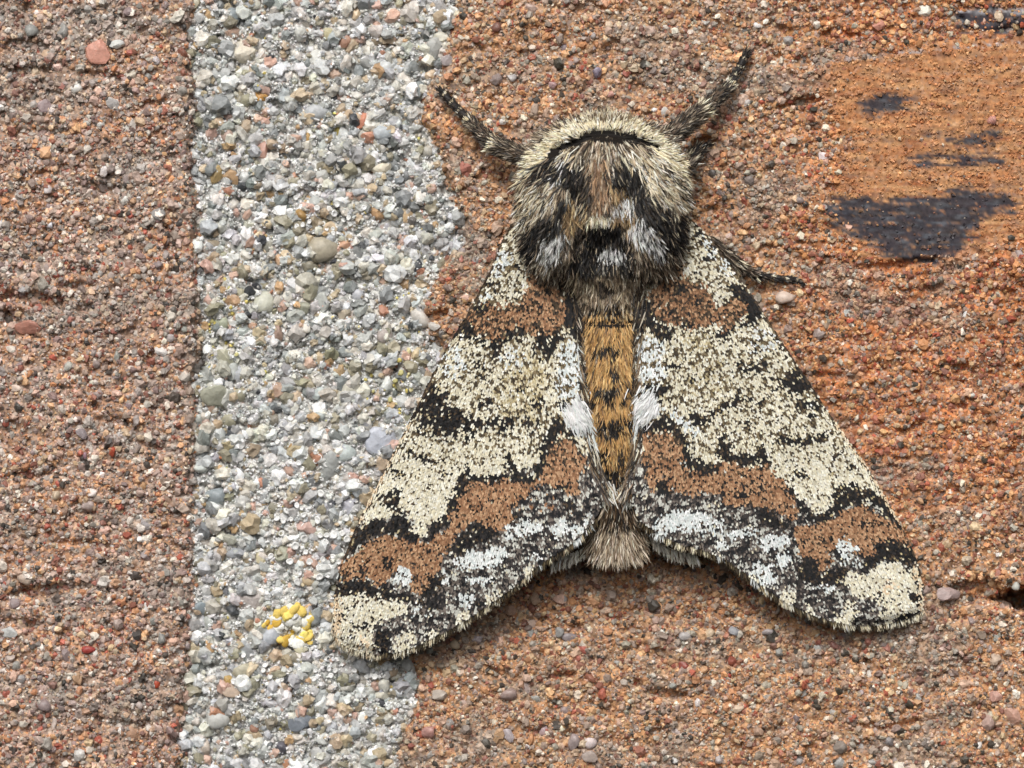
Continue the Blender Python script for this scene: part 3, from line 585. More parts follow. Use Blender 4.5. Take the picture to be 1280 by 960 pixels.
ZR = [
 ('G',1,(0,0,1),[(780,560),(1180,650),(1180,900),(780,900)]),
 ('C',.92,VE,[(200,60),(330,50),(450,240),(520,350),(440,380),(430,440),(380,490),(360,440),(300,390),(215,350),(215,270),(240,220),(220,150)]),
 ('W',.6,VE,[(300,80),(450,250),(510,350),(440,340),(340,240)]),('K',.65,VE,B(265,105,335,190)),('K',.6,VE,B(330,170,400,240)),('K',.6,VE,B(300,225,380,275)),('K',.65,VE,B(265,320,320,360)),('K',.5,VE,B(225,90,265,160)),
 ('B',.93,VE,[(120,270),(210,260),(215,350),(300,400),(360,450),(380,500),(440,460),(500,420),(560,440),(540,520),(480,580),(430,620),(380,570),(330,590),(250,610),(200,590),(120,570),(70,530),(40,450)]),('O',.6,VE,B(150,360,360,560)),
 ('K',.8,VE,B(170,380,240,440)),('K',.8,VE,B(130,290,195,335)),('K',.75,VE,B(120,505,180,555)),('K',.8,VE,B(190,560,270,605)),('K',.5,VE,B(260,440,330,500)),
 ('C',.9,VE,[(580,570),(650,530),(720,620),(820,780),(900,890),(960,970),(0,970),(0,620),(100,680),(140,700),(200,620),(320,600),(370,620),(410,690),(460,640),(520,610)]),
 ('K',.95,VE,[(430,375),(500,375),(570,440),(620,500),(600,560),(540,600),(480,600),(450,640),(410,692),(380,640),(365,580),(430,612),(520,560),(540,510),(465,440)]),
 ('K',.95,VE,[(-10,450),(60,470),(80,540),(120,580),(195,600),(160,650),(140,695),(110,660),(60,620),(-10,600)]),
 ('W',.85,VE,[(-10,620),(100,655),(110,700),(60,740),(130,800),(60,860),(-10,870)]),('W',.5,VE,B(540,590,690,780)),('Y',.55,VE,B(200,620,380,800)),
 ('K',.92,VE,[(715,780),(790,765),(830,840),(870,885),(820,925),(750,945),(705,880)]),('K',.7,VE,B(555,765,660,835)),('K',.6,VE,B(535,675,610,745)),('K',.5,VE,B(430,770,560,840)),('K',.85,VE,B(245,835,315,885)),('K',.7,VE,B(95,765,215,815)),('K',.65,VE,B(640,850,730,910)),('K',.75,VE,[(-10,880),(80,865),(160,900),(120,945),(-10,960)]),('K',.5,VE,B(670,630,740,730)),('K',.6,VE,B(480,900,560,960)),
 ('C',.9,VF,[(-20,-10),(530,-10),(640,130),(780,330),(860,440),(930,560),(1010,690),(880,660),(740,660),(700,780),(660,815),(620,790),(470,640),(400,560),(340,500),(240,500),(160,430),(120,520),(-20,480)]),
 ('K',.93,VF,[(495,90),(560,75),(650,150),(610,185),(560,205),(500,225),(465,150)]),('K',.7,VF,[(220,45),(400,45),(425,100),(330,115),(235,85)]),('K',.65,VF,B(335,215,395,295)),('K',.5,VF,B(410,110,480,210)),('Y',.4,VF,B(0,20,200,240)),
 ('K',.8,VF,[(-10,275),(70,310),(120,300),(200,235),(260,180),(335,230),(260,262),(200,285),(140,335),(60,385),(-10,345)]),('K',.6,VF,[(530,235),(620,235),(690,270),(640,315),(600,335),(525,305)]),('K',.55,VF,B(640,170,700,260)),('K',.5,VF,B(10,100,70,170)),
 ('K',.9,VF,[(425,430),(500,395),(560,430),(700,395),(735,430),(640,455),(560,475),(475,475)]),('K',.5,VF,B(270,330,340,400)),('K',.5,VF,B(140,400,230,480)),
 ('C',.97,VF,[(435,470),(560,480),(640,460),(740,410),(800,415),(850,520),(905,570),(870,605),(840,640),(740,660),(700,780),(660,815),(620,790),(580,720),(520,650),(470,580),(415,500)]),
 ('K',.75,VF,B(525,585,610,645)),('K',.7,VF,B(695,595,745,625)),('K',.85,VF,B(775,555,840,605)),('K',.6,VF,B(595,690,625,725)),('K',.6,VF,B(710,500,760,550)),
 ('B',.93,VF,[(-20,600),(130,560),(200,540),(280,580),(400,570),(470,650),(520,730),(560,800),(530,840),(450,800),(380,770),(280,760),(180,750),(120,700),(-20,710)]),
 ('B',.93,VF,[(690,850),(780,790),(880,755),(960,820),(1060,870),(1150,890),(1150,970),(560,970),(520,870),(640,870)]),
 ('B',.93,VG,[(720,230),(800,180),(880,160),(980,230),(1060,270),(1120,285),(1150,350),(1100,395),(1000,375),(930,365),(940,405),(890,425),(850,405),(740,375),(700,405),(725,470),(660,492),(600,425),(560,420),(530,300),(600,265)]),
 ('K',.96,VF,[(345,435),(390,480),(440,585),(480,635),(540,705),(580,765),(620,800),(660,820),(700,785),(740,670),(850,650),(920,690),(1010,760),(1090,860),(1040,870),(980,815),(900,750),(840,760),(760,790),(700,850),(650,872),(600,840),(550,765),(495,695),(465,645),(420,580),(350,562),(280,582),(210,552),(130,530),(155,425),(200,445),(230,500),(330,505)]),
 ('K',.95,VF,[(-20,485),(60,535),(125,555),(125,595),(50,608),(-20,575)]),('K',.75,VF,B(75,645,140,695)),('K',.75,VF,B(140,600,195,745)),('K',.85,VF,[(340,775),(400,760),(450,830),(500,840),(520,890),(460,900),(350,860),(330,820)]),('K',.4,VF,B(200,650,400,740)),
 ('K',.7,VG,B(920,325,1070,385)),('K',.55,VG,B(640,320,740,360)),('K',.6,VG,B(840,230,900,290)),
 ('K',.96,VG,[(925,345),(1060,335),(1130,365),(1165,440),(1090,492),(1060,440),(1000,482),(980,440),(900,505),(855,482),(875,425),(940,405)]),('K',.94,VG,[(565,435),(640,425),(660,492),(720,490),(780,445),(805,500),(760,565),(650,575),(550,545),(535,470)]),
 ('C',.97,VG,[(795,490),(900,512),(980,450),(1060,440),(1080,490),(1165,455),(1185,560),(1190,670),(1155,740),(1090,700),(1040,730),(1020,790),(955,715),(1000,680),(950,660),(900,622),(820,622),(785,540)]),
 ('P',.7,VG,[(1120,460),(1190,460),(1195,680),(1150,690),(1140,560)]),('P',.4,VG,B(960,540,1060,620)),
 ('K',.9,VG,B(1115,540,1155,585)),('K',.92,VG,[(1110,590),(1165,600),(1150,650),(1165,690),(1130,660),(1095,640)]),('K',.8,VG,B(1035,595,1065,645)),('K',.85,VG,B(925,595,985,635)),('K',.75,VG,B(1035,560,1095,585)),('K',.75,VG,B(980,640,1040,670)),
 ('U',.9,VG,[(845,645),(950,635),(965,710),(930,780),(845,780)]),('K',.95,VG,[(1060,690),(1170,690),(1170,760),(1040,780),(1050,720)]),
 ('W',.9,VG,[(355,320),(500,308),(505,370),(420,385),(355,370)]),('W',.75,VG,[(185,290),(340,265),(355,310),(200,335)]),('W',.85,VG,B(435,400,510,475)),('W',.75,VG,[(345,450),(420,455),(445,540),(380,565),(295,510)]),('W',.9,VG,[(755,325),(790,335),(855,380),(820,402),(745,392)]),('W',.8,VG,B(150,325,200,395)),('W',.75,VG,B(635,560,745,595)),('W',.8,VG,[(-10,195),(80,215),(165,240),(60,255),(-10,262)]),('W',.7,VG,B(-10,262,50,305)),('C',.85,VG,B(455,575,540,665)),('C',.85,VG,B(780,640,850,725)),('C',.85,VG,B(585,655,635,745)),('C',.8,VG,B(720,700,830,770)),('C',.8,VG,[(295,500),(350,525),(385,575),(310,545)]),('C',.85,VG,B(105,395,165,465)),('W',.4,VG,B(60,250,190,330)),('W',.35,VG,B(760,400,860,500)),
 ('W',.92,VA,[(855,380),(910,318),(1005,370),(980,430),(940,415),(1005,470),(1010,525),(940,562),(895,545),(875,490),(845,440)]),('W',.97,VA,[(865,625),(995,680),(985,722),(920,742),(855,775),(835,700)]),
 ('K',.85,VA,[(850,470),(890,560),(960,565),(1060,555),(1010,605),(1000,660),(940,640),(870,620),(835,560)]),('K',.95,VA,[(850,790),(930,748),(1010,700),(1040,740),(1080,795),(1140,812),(1130,880),(1100,925),(1080,845),(1000,790),(930,830),(870,850)]),('B',.92,VA,[(890,880),(940,825),(1000,798),(1080,860),(1100,940),(1080,970),(890,970)]),('W',.8,VA,[(1025,705),(1100,718),(1185,800),(1150,822),(1080,772)]),('K',.97,VA,[(840,40),(890,60),(930,160),(900,300),(860,370),(820,330)]),('K',.9,VA,[(870,100),(940,155),(965,230),(1035,290),(1035,370),(980,350),(920,285),(850,200)]),
 ('B',.92,VD,[(890,20),(1000,-5),(1085,40),(1100,105),(1095,175),(1160,205),(1290,195),(1290,305),(1200,312),(1100,312),(1030,290),(930,290),(900,200),(980,150),(890,110)]),('K',.95,VD,[(1085,30),(1135,100),(1160,170),(1220,178),(1290,125),(1290,190),(1200,222),(1100,192),(1085,100)]),('K',.85,VD,B(950,220,1045,350)),('U',.85,VD,[(930,300),(1290,315),(1290,400),(1100,405),(960,465),(900,400)]),('W',.9,VD,[(945,450),(1050,395),(1185,395),(1205,450),(1150,505),(1060,492),(970,505)]),('W',.7,VD,B(1215,425,1290,465)),
]
CLS = {'C': [(228,221,194),(216,206,174),(236,232,214)], 'W': [(222,227,224),(236,240,240),(206,216,216)], 'K': [(18,19,23),(36,32,32),(13,14,18)], 'B': [(174,125,81),(148,100,60),(198,152,106)],
       'O': [(144,98,58),(112,76,46),(168,120,76)], 'Y': [(204,188,142),(184,166,116),(222,210,174)], 'G': [(150,142,136),(62,58,58),(104,96,92)], 'U': [(110,98,96),(60,55,58),(160,146,138)], 'P': [(238,214,176),(230,200,156),(240,222,192)], 'D': [(70,54,38),(54,42,30),(92,72,48)], 'E': [(132,114,78),(98,82,54),(66,55,40)]}
KEYS = list(CLS)
CARR = lin(np.array([CLS[k] for k in KEYS])); CARR = CARR.mean(2, keepdims=True) * .2 + CARR * .8
def classify(x, y, zones, r, base='C'):
    n = len(x)
    wx = x + 3.6 * fbm(x / 12, y / 12, 601, 4, .7) + r.normal(0, 1.3, n); wy = y + 3.6 * fbm(x / 12, y / 12, 607, 4, .7) + r.normal(0, 1.3, n)
    cl = np.full(n, KEYS.index(base))
    clump = fbm(x / 10, y / 10, 611, 2)
    for zi, (k, p, (ox, oy, zm), P) in enumerate(zones):
        Q = [(ox + a_ / zm, oy + b_ / zm) for a_, b_ in P]
        xs = [q[0] for q in Q]; ys = [q[1] for q in Q]
        m = (wx > min(xs)) & (wx < max(xs)) & (wy > min(ys)) & (wy < max(ys))
        if not m.any(): continue
        i = np.nonzero(m)[0]; kx = r.normal(0, 1.3, len(i)) * (k == 'K'); ky = r.normal(0, 1.3, len(i)) * (k == 'K'); i = i[inpoly(wx[i] + kx, wy[i] + ky, Q)]
        if k == 'K' and len(i): i = i[(dist_polyline(wx[i], wy[i], Q + Q[:1]) > 2.0) | (r.uniform(size=len(i)) < .3)]
        tst = .62 * np.clip(.5 + .75 * pn(x[i] / 7 + zi * 3.7, y[i] / 7, 613), 0, 1) + .38 * r.uniform(size=len(i))
        thr = p if p > .9 else .5 + (p - .5) * .75
        i = i[(tst < thr) | (p > .955)]
        cl[i] = KEYS.index(k)
    # stray scales: dark flecks on pale ground, pale flecks on dark
    u = r.uniform(size=n); dark = np.isin(cl, [KEYS.index(k) for k in 'KGUD'])
    clump2 = fbm(x / 6, y / 6, 617, 2)
    top = sstep(600, 540, y); row = pn(np.hypot(x - 755, y - 250) / 3.4, np.arctan2(y - 250, x - 755) * np.hypot(x - 755, y - 250) / 9, 619)
    fl = (~dark) & (u < .05 + (.10 + .42 * top) * sstep(.0, .5, clump2) + .42 * top * sstep(.22, .5, row) + .46 * sstep(.0, .55, clump) * sstep(610, 540, y)); pal_ = np.isin(cl, [KEYS.index(k) for k in 'CYWP']); cl[fl] = KEYS.index('D'); cl[fl & pal_ & (y < 620)] = KEYS.index('E')
    br = cl == KEYS.index('B'); fl = br & (u > .92); cl[fl] = KEYS.index('K')
    fl = dark & (u > .982); cl[fl] = KEYS.index('C')
    blk = (cl == KEYS.index('K')) & (u < .16); cl[blk] = KEYS.index('D'); blk = (cl == KEYS.index('K')) & (u > .16) & (u < .16 + .22 * sstep(.1, .6, clump2)); cl[blk] = KEYS.index('Y')
    return cl
def class_col(cl, r):
    n = len(cl)
    c = CARR[cl, r.integers(0, 3, n)]
    return np.clip(c * np.exp(r.normal(0, .10, (n, 1))), .006, .92)

def wing_rows(s, n=120, m=46):
    w = W[s]
    ya = max(w['c'][0, 1], w['i'][0, 1]); yb = w['c'][-1, 1]
    ys = np.linspace(ya, yb - .4, n)
    xc = np.interp(ys, w['c'][:, 1], w['c'][:, 0]); xi = np.interp(ys, w['i'][:, 1], w['i'][:, 0])
    u = np.linspace(0, 1, m)
    return xc[:, None] * (1 - u) + xi[:, None] * u, np.repeat(ys[:, None], m, 1)
def wing(s):
    r = np.random.default_rng(900 + ord(s)); w = W[s]
    X, Y = wing_rows(s); n, m = X.shape; x, y = X.ravel(), Y.ravel(); z = wing_h(x, y, s)
    P = np.concatenate([np.stack([x, y, z], 1), np.stack([x, y, z - 2.2], 1)])
    i = np.arange(n * m).reshape(n, m); j = i + n * m
    F = np.stack([i[:-1, :-1], i[1:, :-1], i[1:, 1:], i[:-1, 1:]], -1).reshape(-1, 4)
    lp = np.concatenate([i[0, :], i[1:, -1], i[-1, -2::-1], i[-2:0:-1, 0]])
    side = np.stack([lp, np.roll(lp, -1), np.roll(lp, -1) + n * m, lp + n * m], 1)
    o = part('forewing', P, [F, F[:, ::-1] + n * m, side], M_wing, moth, smooth=True)
    # scales in arcs around the wing root
    rx, ry = w['root']; sg = w['sg']; pts = []
    for k, rr in enumerate(np.arange(20, 640, 2.35)):
        da = 2.5 / rr; an = np.arange(-.35, 2.6, da) + (k % 2) * da / 2
        pts.append(np.stack([rx + sg * np.cos(an) * rr, ry + np.sin(an) * rr], 1))
    p = np.concatenate(pts); p = p + r.normal(0, .32, p.shape)
    out = np.concatenate([w['c'], w['i'][::-1]])
    p = p[inpoly(p[:, 0], p[:, 1], out)]
    cl = classify(p[:, 0], p[:, 1], ZL if s == 'L' else ZR, r)
    # a dark line of scales right along the costal edge, buff towards the tip
    dc = dist_polyline(p[:, 0], p[:, 1], w['c'])
    edge = (dc < 2.6) & (r.uniform(size=len(p)) < .6) & (p[:, 1] < 720); cl[edge] = KEYS.index('D')
    edge = (dc < 3.5) & (r.uniform(size=len(p)) < .7) & (p[:, 1] > 530) & (p[:, 1] < 655); cl[edge] = KEYS.index('P')
    col = class_col(cl, r)
    # outer field: rows of black and off-white scales
    fld = np.isin(cl, [KEYS.index('G'), KEYS.index('U')]); ang_ = np.arctan2(p[:, 1] - ry, (p[:, 0] - rx) * sg); rad_ = np.hypot(p[:, 0] - rx, p[:, 1] - ry)
    v = pn(rad_ / 4.5, ang_ * rad_ / 16, 651) * .55 + pn(p[:, 0] / 12, p[:, 1] / 12, 653) * .5 + r.normal(0, .28, len(p))
    shade = lin(np.array([(26, 26, 29), (58, 53, 52), (112, 103, 96), (196, 196, 188)]))[np.digitize(v, [-.26, .0, .28])] * np.exp(r.normal(0, .12, (len(p), 1)))
    col = np.where(fld[:, None], shade, col)
    d = np.stack([p[:, 0] - rx, p[:, 1] - ry], 1); d /= np.linalg.norm(d, axis=1)[:, None]
    an = r.normal(0, .15, len(p)); ca, sa = np.cos(an), np.sin(an)
    d = np.stack([d[:, 0] * ca - d[:, 1] * sa, d[:, 0] * sa + d[:, 1] * ca], 1); q = np.stack([-d[:, 1], d[:, 0]], 1)
    L = r.uniform(3.6, 4.8, len(p)); Wd = r.uniform(2.3, 3.0, len(p)); tilt = r.uniform(.12, .28, len(p)); roll = r.normal(0, .15, len(p))
    shape = [(0, -.28), (0, .28), (.55, -.5), (.55, .5), (1, -.30), (1, .30)]
    z0 = wing_h(p[:, 0], p[:, 1], s) + .4 + r.uniform(0, .5, len(p))
    V = np.stack([np.stack([p[:, 0] + d[:, 0] * L * (a_ - .5) + q[:, 0] * Wd * b_, p[:, 1] + d[:, 1] * L * (a_ - .5) + q[:, 1] * Wd * b_,
                            z0 + L * tilt * (a_ - .25 * a_ * a_) + Wd * b_ * roll + .25 * (1 - 4 * b_ * b_)], 1) for a_, b_ in shape], 1)
    ft = np.array([(0, 2, 1), (1, 2, 3), (2, 4, 3), (3, 4, 5)])
    F = (ft[None] + (np.arange(len(p)) * 6)[:, None, None]).reshape(-1, 3)
    part('scales', V.reshape(-1, 3), F, M_scale, o, np.repeat(col, 6, 0), kind='stuff')
    return o
wingL = wing('L'); wingR = wing('R')
wingL['label'] = 'forewing with cream tongue pointing down and pale tip'; wingR['label'] = 'forewing with broad cream tip and clean cream tooth'

# hairs: flat tapering blades
def hairs(x, y, z, dx, dy, lift, L, wd, col, r, bend=.35):
    n = len(x); q = np.hypot(dx, dy); dx, dy = dx / q, dy / q
    tw = r.uniform(-.9, .9, n); px_, py_, pz_ = -dy * np.cos(tw), dx * np.cos(tw), np.sin(tw)
    sw = r.normal(0, .12, n)
    V = []
    for t, wf in ((0, .75), (.4, 1.0), (.75, .7), (1.0, 0)):
        cx = x + L * (dx * t + -dy * sw * t * t); cy = y + L * (dy * t + dx * sw * t * t); cz = z + L * lift * (t - bend * t * t)
        if wf:
            for sg in (-1, 1):
                V.append(np.stack([cx + sg * .5 * wd * wf * px_, cy + sg * .5 * wd * wf * py_, cz + sg * .5 * wd * wf * pz_], 1))
        else: V.append(np.stack([cx, cy, cz], 1))
    V = np.stack(V, 1)
    ft = np.array([(0, 2, 1), (1, 2, 3), (2, 4, 3), (3, 4, 5), (4, 6, 5)])
    F = (ft[None] + (np.arange(n) * 7)[:, None, None]).reshape(-1, 3)
    return V.reshape(-1, 3), F, np.repeat(col, 7, 0)
def fur(name, parent, lots):
    Vs, Fs, Cs = [], [], []; off = 0
    for V, F, C in lots: Vs.append(V); Fs.append(F + off); Cs.append(C); off += len(V)
    return part(name, np.concatenate(Vs), np.concatenate(Fs), M_fur, parent, np.concatenate(Cs), kind='stuff')
def along(P, step, r):
    P = np.asarray(P, float); seg = np.hypot(*np.diff(P, axis=0).T); s = np.concatenate([[0], np.cumsum(seg)])
    t = np.arange(0, s[-1], step) + r.uniform(-.4, .4, len(np.arange(0, s[-1], step))) * step
    t = np.clip(t, 0, s[-1] - 1e-3)
    return np.interp(t, s, P[:, 0]), np.interp(t, s, P[:, 1])
def col_of(items, n, r, sd=.14):
    return np.clip(palette(n, items, r, .78), .006, .9)

def fringe(s, o):
    r = np.random.default_rng(40 + ord(s)); w = W[s]; lots = []; rx, ry = w['root']
    outer = np.concatenate([w['i'][10:], w['c'][::-1][1:5]])
    for lay in range(3):
        x, y = along(outer, .8, r)
        x = x + r.normal(0, .8, len(x)); y = y - r.uniform(0, 3, len(x))
        cl = classify(x, y - 8, ZL if s == 'L' else ZR, r)
        chk = pn(x / 13, y / 13, 700 + ord(s)); u = r.uniform(size=len(x))
        dk = ~np.isin(cl, [KEYS.index(k) for k in 'CPW'])
        col = class_col(cl, r)
        ol = col_of([((84, 70, 46), 4), ((58, 50, 38), 4), ((110, 94, 62), 2), ((40, 36, 32), 2)], len(x), r)
        pale = col_of([((232, 220, 186), 4), ((206, 190, 150), 2), ((170, 150, 112), 2)], len(x), r)
        col = np.where((dk | (u < .2))[:, None], ol, col); chq = pn(x / 9, y / 9, 720) > .28; col = np.where((chq & (u > .3))[:, None], pale, col)
        dx, dy = x - rx, y - ry
        tx = dx + .55 * np.hypot(dx, dy) * w['sg'] * -.35; ty = dy + .25 * np.hypot(dx, dy)
        L = r.uniform(9, 15, len(x))
        lots.append(hairs(x - 3 * dx / np.hypot(dx, dy), y - 3, wing_h(x, y, s) - .5 - lay * .8, tx + r.normal(0, 18, len(x)), ty, r.uniform(-.2, .08, len(x)), L, r.uniform(1.2, 2.1, len(x)), col, r))
    # long hair along the inner margin, falling over the abdomen
    x, y = along(w['i'][1:10], .35, r); n = len(x)
    x = x - w['sg'] * -1 * r.uniform(-2, 10, n)
    cl = classify(x, y, ZL if s == 'L' else ZR, r); col = class_col(cl, r)
    mix = col_of([((74, 62, 50), 4), ((46, 40, 36), 5), ((150, 126, 96), 3), ((196, 182, 160), 1.2), ((120, 94, 62), 3)], n, r)
    keep = ((cl == KEYS.index('W')) & (y > 492) & (y < 548)) | (r.uniform(size=n) < .22)
    col = np.where(keep[:, None], col, mix)
    lots.append(hairs(x, y, wing_h(x, y, s) + r.uniform(-2, 1.5, n), -w['sg'] * r.uniform(.0, .55, n), np.ones(n), r.uniform(.0, .25, n), r.uniform(14, 26, n), r.uniform(1.2, 2.0, n), col, r, .6))
    cx, cy = (718, 513) if s == 'L' else (810, 503); n = 330
    x = cx + r.normal(0, 6, n); y = cy + r.normal(0, 8, n)
    lots.append(hairs(x, y, wing_h(x, y, s) + r.uniform(.5, 4, n), -w['sg'] * r.uniform(.2, .8, n), np.ones(n), r.uniform(-.05, .2, n), r.uniform(11, 19, n), r.uniform(1.4, 2.2, n), col_of([((240, 241, 240), 6), ((222, 226, 226), 3)], n, r), r, .6))
    # pale tuft at the rear corner of the inner margin
    cx, cy = (752, 612) if s == 'L' else (791, 610); n = 150
    x = cx + r.normal(0, 7, n); y = cy + r.normal(0, 5, n)
    col = col_of([((222, 224, 214), 5), ((196, 196, 178), 3), ((150, 132, 104), 2), ((232, 222, 196), 3)], n, r)
    lots.append(hairs(x, y, wing_h(x, y, s) * 0 + 84 + r.uniform(-4, 4, n), w['sg'] * r.uniform(-.7, .25, n), np.ones(n), r.uniform(-.25, .1, n), r.uniform(13, 24, n), r.uniform(1.4, 2.2, n), col, r))
    fur('fringe', o, lots)
fringe('L', wingL); fringe('R', wingR)

# a sliver of each hindwing shows below the rear corner of the forewing
def hindwing(s):
    r = np.random.default_rng(60 + ord(s)); sg = W[s]['sg']
    if s == 'L': edge = [(756,640),(744,672),(728,690),(710,698),(690,704)]
    else: edge = [(786,640),(806,660),(822,680),(838,690),(856,694),(872,697)]
    E = np.array(edge, float); A = E + np.array([sg * 10, -60]); 
    n = len(E); t = np.linspace(0, 1, 8)
    P = (A[None] * (1 - t)[:, None, None] + E[None] * t[:, None, None]).reshape(-1, 2)
    hz = 58 - 10 * np.abs(P[:, 0] - 771) / 100
    P3 = np.concatenate([np.c_[P, hz], np.c_[P, hz - 2]]); i = np.arange(8 * n).reshape(8, n)
    F = np.stack([i[:-1, :-1], i[1:, :-1], i[1:, 1:], i[:-1, 1:]], -1).reshape(-1, 4)
    lp = np.concatenate([i[0, :], i[1:, -1], i[-1, -2::-1], i[-2:0:-1, 0]])
    o = part('hindwing', P3, [F, F[:, ::-1] + 8 * n, np.stack([lp, np.roll(lp, -1), np.roll(lp, -1) + 8 * n, lp + 8 * n], 1)], M_wing, moth, smooth=True)
    x, y = along(E, .3, r); n = len(x); y = y - r.uniform(0, 5, n)
    col = col_of([((232, 226, 208), 6), ((204, 204, 190), 4), ((150, 130, 100), 2), ((96, 82, 60), 1.5)], n, r)
    fur('fringe', o, [hairs(x, y, 60 - 10 * np.abs(x - 771) / 100 + r.uniform(-1, 2, n), sg * r.uniform(-.1, .5, n), np.ones(n), r.uniform(-.2, .1, n), r.uniform(11, 17, n), r.uniform(1.3, 2.1, n), col, r)])
hindwing('L'); hindwing('R')

# body: head, thorax and abdomen as one continuous skin
SEC = np.array([  # photo y, centre x, half width, height of the back, height of the belly
 (143,756,4,62,54),(147,756,28,78,38),(156,756,58,98,26),(170,755,84,122,20),(195,754,97,140,16),(225,753,103,150,14),(260,753,102,152,14),(290,753,101,146,16),(315,753,95,136,18),(335,754,84,122,20),(350,756,62,104,22),(364,758,44,97,23),(380,760,40,97,24),(420,763,38,97,24),(470,764,37,97,24),(520,766,36,94,24),(560,767,33,86,26),(600,768,30,72,26),(640,769,27,62,26),(670,771,23,58,30),(695,774,14,58,36),(704,775,3,50,44)], float)
def sec(y, k): return np.interp(y, SEC[:, 0], SEC[:, k])
SLIT = [(690,192),(708,182),(725,177),(740,168),(760,168),(790,173),(808,179),(820,184)]
def back_h(x, y):
    xc, hw, top, bot = sec(y, 1), sec(y, 2), sec(y, 3), sec(y, 4)
    u = np.clip((x - xc) / np.maximum(hw, 1), -1, 1); mid = (top * .55 + bot * .45)
    h = mid + (top - mid) * np.sqrt(np.clip(1 - u * u, 0, 1))
    th = sstep(358, 320, y) * sstep(150, 185, y)
    h = h + th * (22 * np.exp(-((np.abs(x - 753) - 62) / 30) ** 2) * np.exp(-((y - 282) / 58) ** 2) - 16 * np.exp(-((np.abs(x - 753) - 30) / 11) ** 2) * np.exp(-((y - 255) / 50) ** 2) - 20 * np.exp(-((x - 753) / 30) ** 2) * np.exp(-((y - 312) / 26) ** 2))
    h = h - 13 * np.exp(-(dist_polyline(x, y, SLIT) / 3.6) ** 2)
    h = h - 5 * np.exp(-((y - 400.5) / 3) ** 2)
    return h
ys = np.concatenate([np.linspace(143, 352, 70), np.linspace(356, 704, 90)]); na = 40
ang = np.linspace(0, 2 * math.pi, na, endpoint=False)
P = []
for yy in ys:
    xc, hw, top, bot = (float(sec(yy, k)) for k in (1, 2, 3, 4)); mid = top * .55 + bot * .45
    xx = xc + hw * np.cos(ang); zz = np.where(np.sin(ang) >= 0, back_h(xx, np.full(na, yy)), mid + (mid - bot) * np.sin(ang))
    P.append(np.stack([xx, np.full(na, yy), zz], 1))
P = np.concatenate(P); i = np.arange(len(ys) * na).reshape(len(ys), na)
F = np.stack([i[:-1], i[1:], np.roll(i, -1, 1)[1:], np.roll(i, -1, 1)[:-1]], -1).reshape(-1, 4)
caps = np.array([[0, k + 1, k] for k in range(1, na - 1)] + [[int(i[-1, 0]), int(i[-1, k]), int(i[-1, k + 1])] for k in range(1, na - 1)])
body = part('body', P, [F[:, ::-1], caps], M_body, moth, smooth=True)

# thorax fur
VT = (620, 125, 3.84)
H = {'cream': [((240,228,190),5),((228,210,164),3),((242,236,214),3),((150,128,92),.6),((52,44,36),.4)], 'pale': [((222,210,178),5),((200,178,136),4),((236,232,216),3),((120,98,70),2),((34,30,27),4)],
     'black': [((24,23,24),6),((38,34,32),4),((60,50,40),1.6),((170,154,126),.9)], 'white': [((238,239,236),7),((218,219,216),3),((190,184,172),1),((36,34,34),3.4)], 'brown': [((150,112,74),5),((174,136,94),4),((108,84,62),3),((200,176,144),2),((54,44,36),1.2)],
     'gold': [((166,132,82),4),((126,98,60),3),((206,176,120),2),((70,54,34),2)], 'mix': [((136,114,88),4),((84,70,54),4),((188,168,138),4),((44,38,34),3),((214,204,182),2)], 'tan': [((186,166,132),4),((150,128,98),4),((110,92,70),3),((210,196,168),2)], 'dark': [((52,44,36),4),((80,66,50),3),((34,30,28),3),((130,110,84),1)]}
HK = list(H)
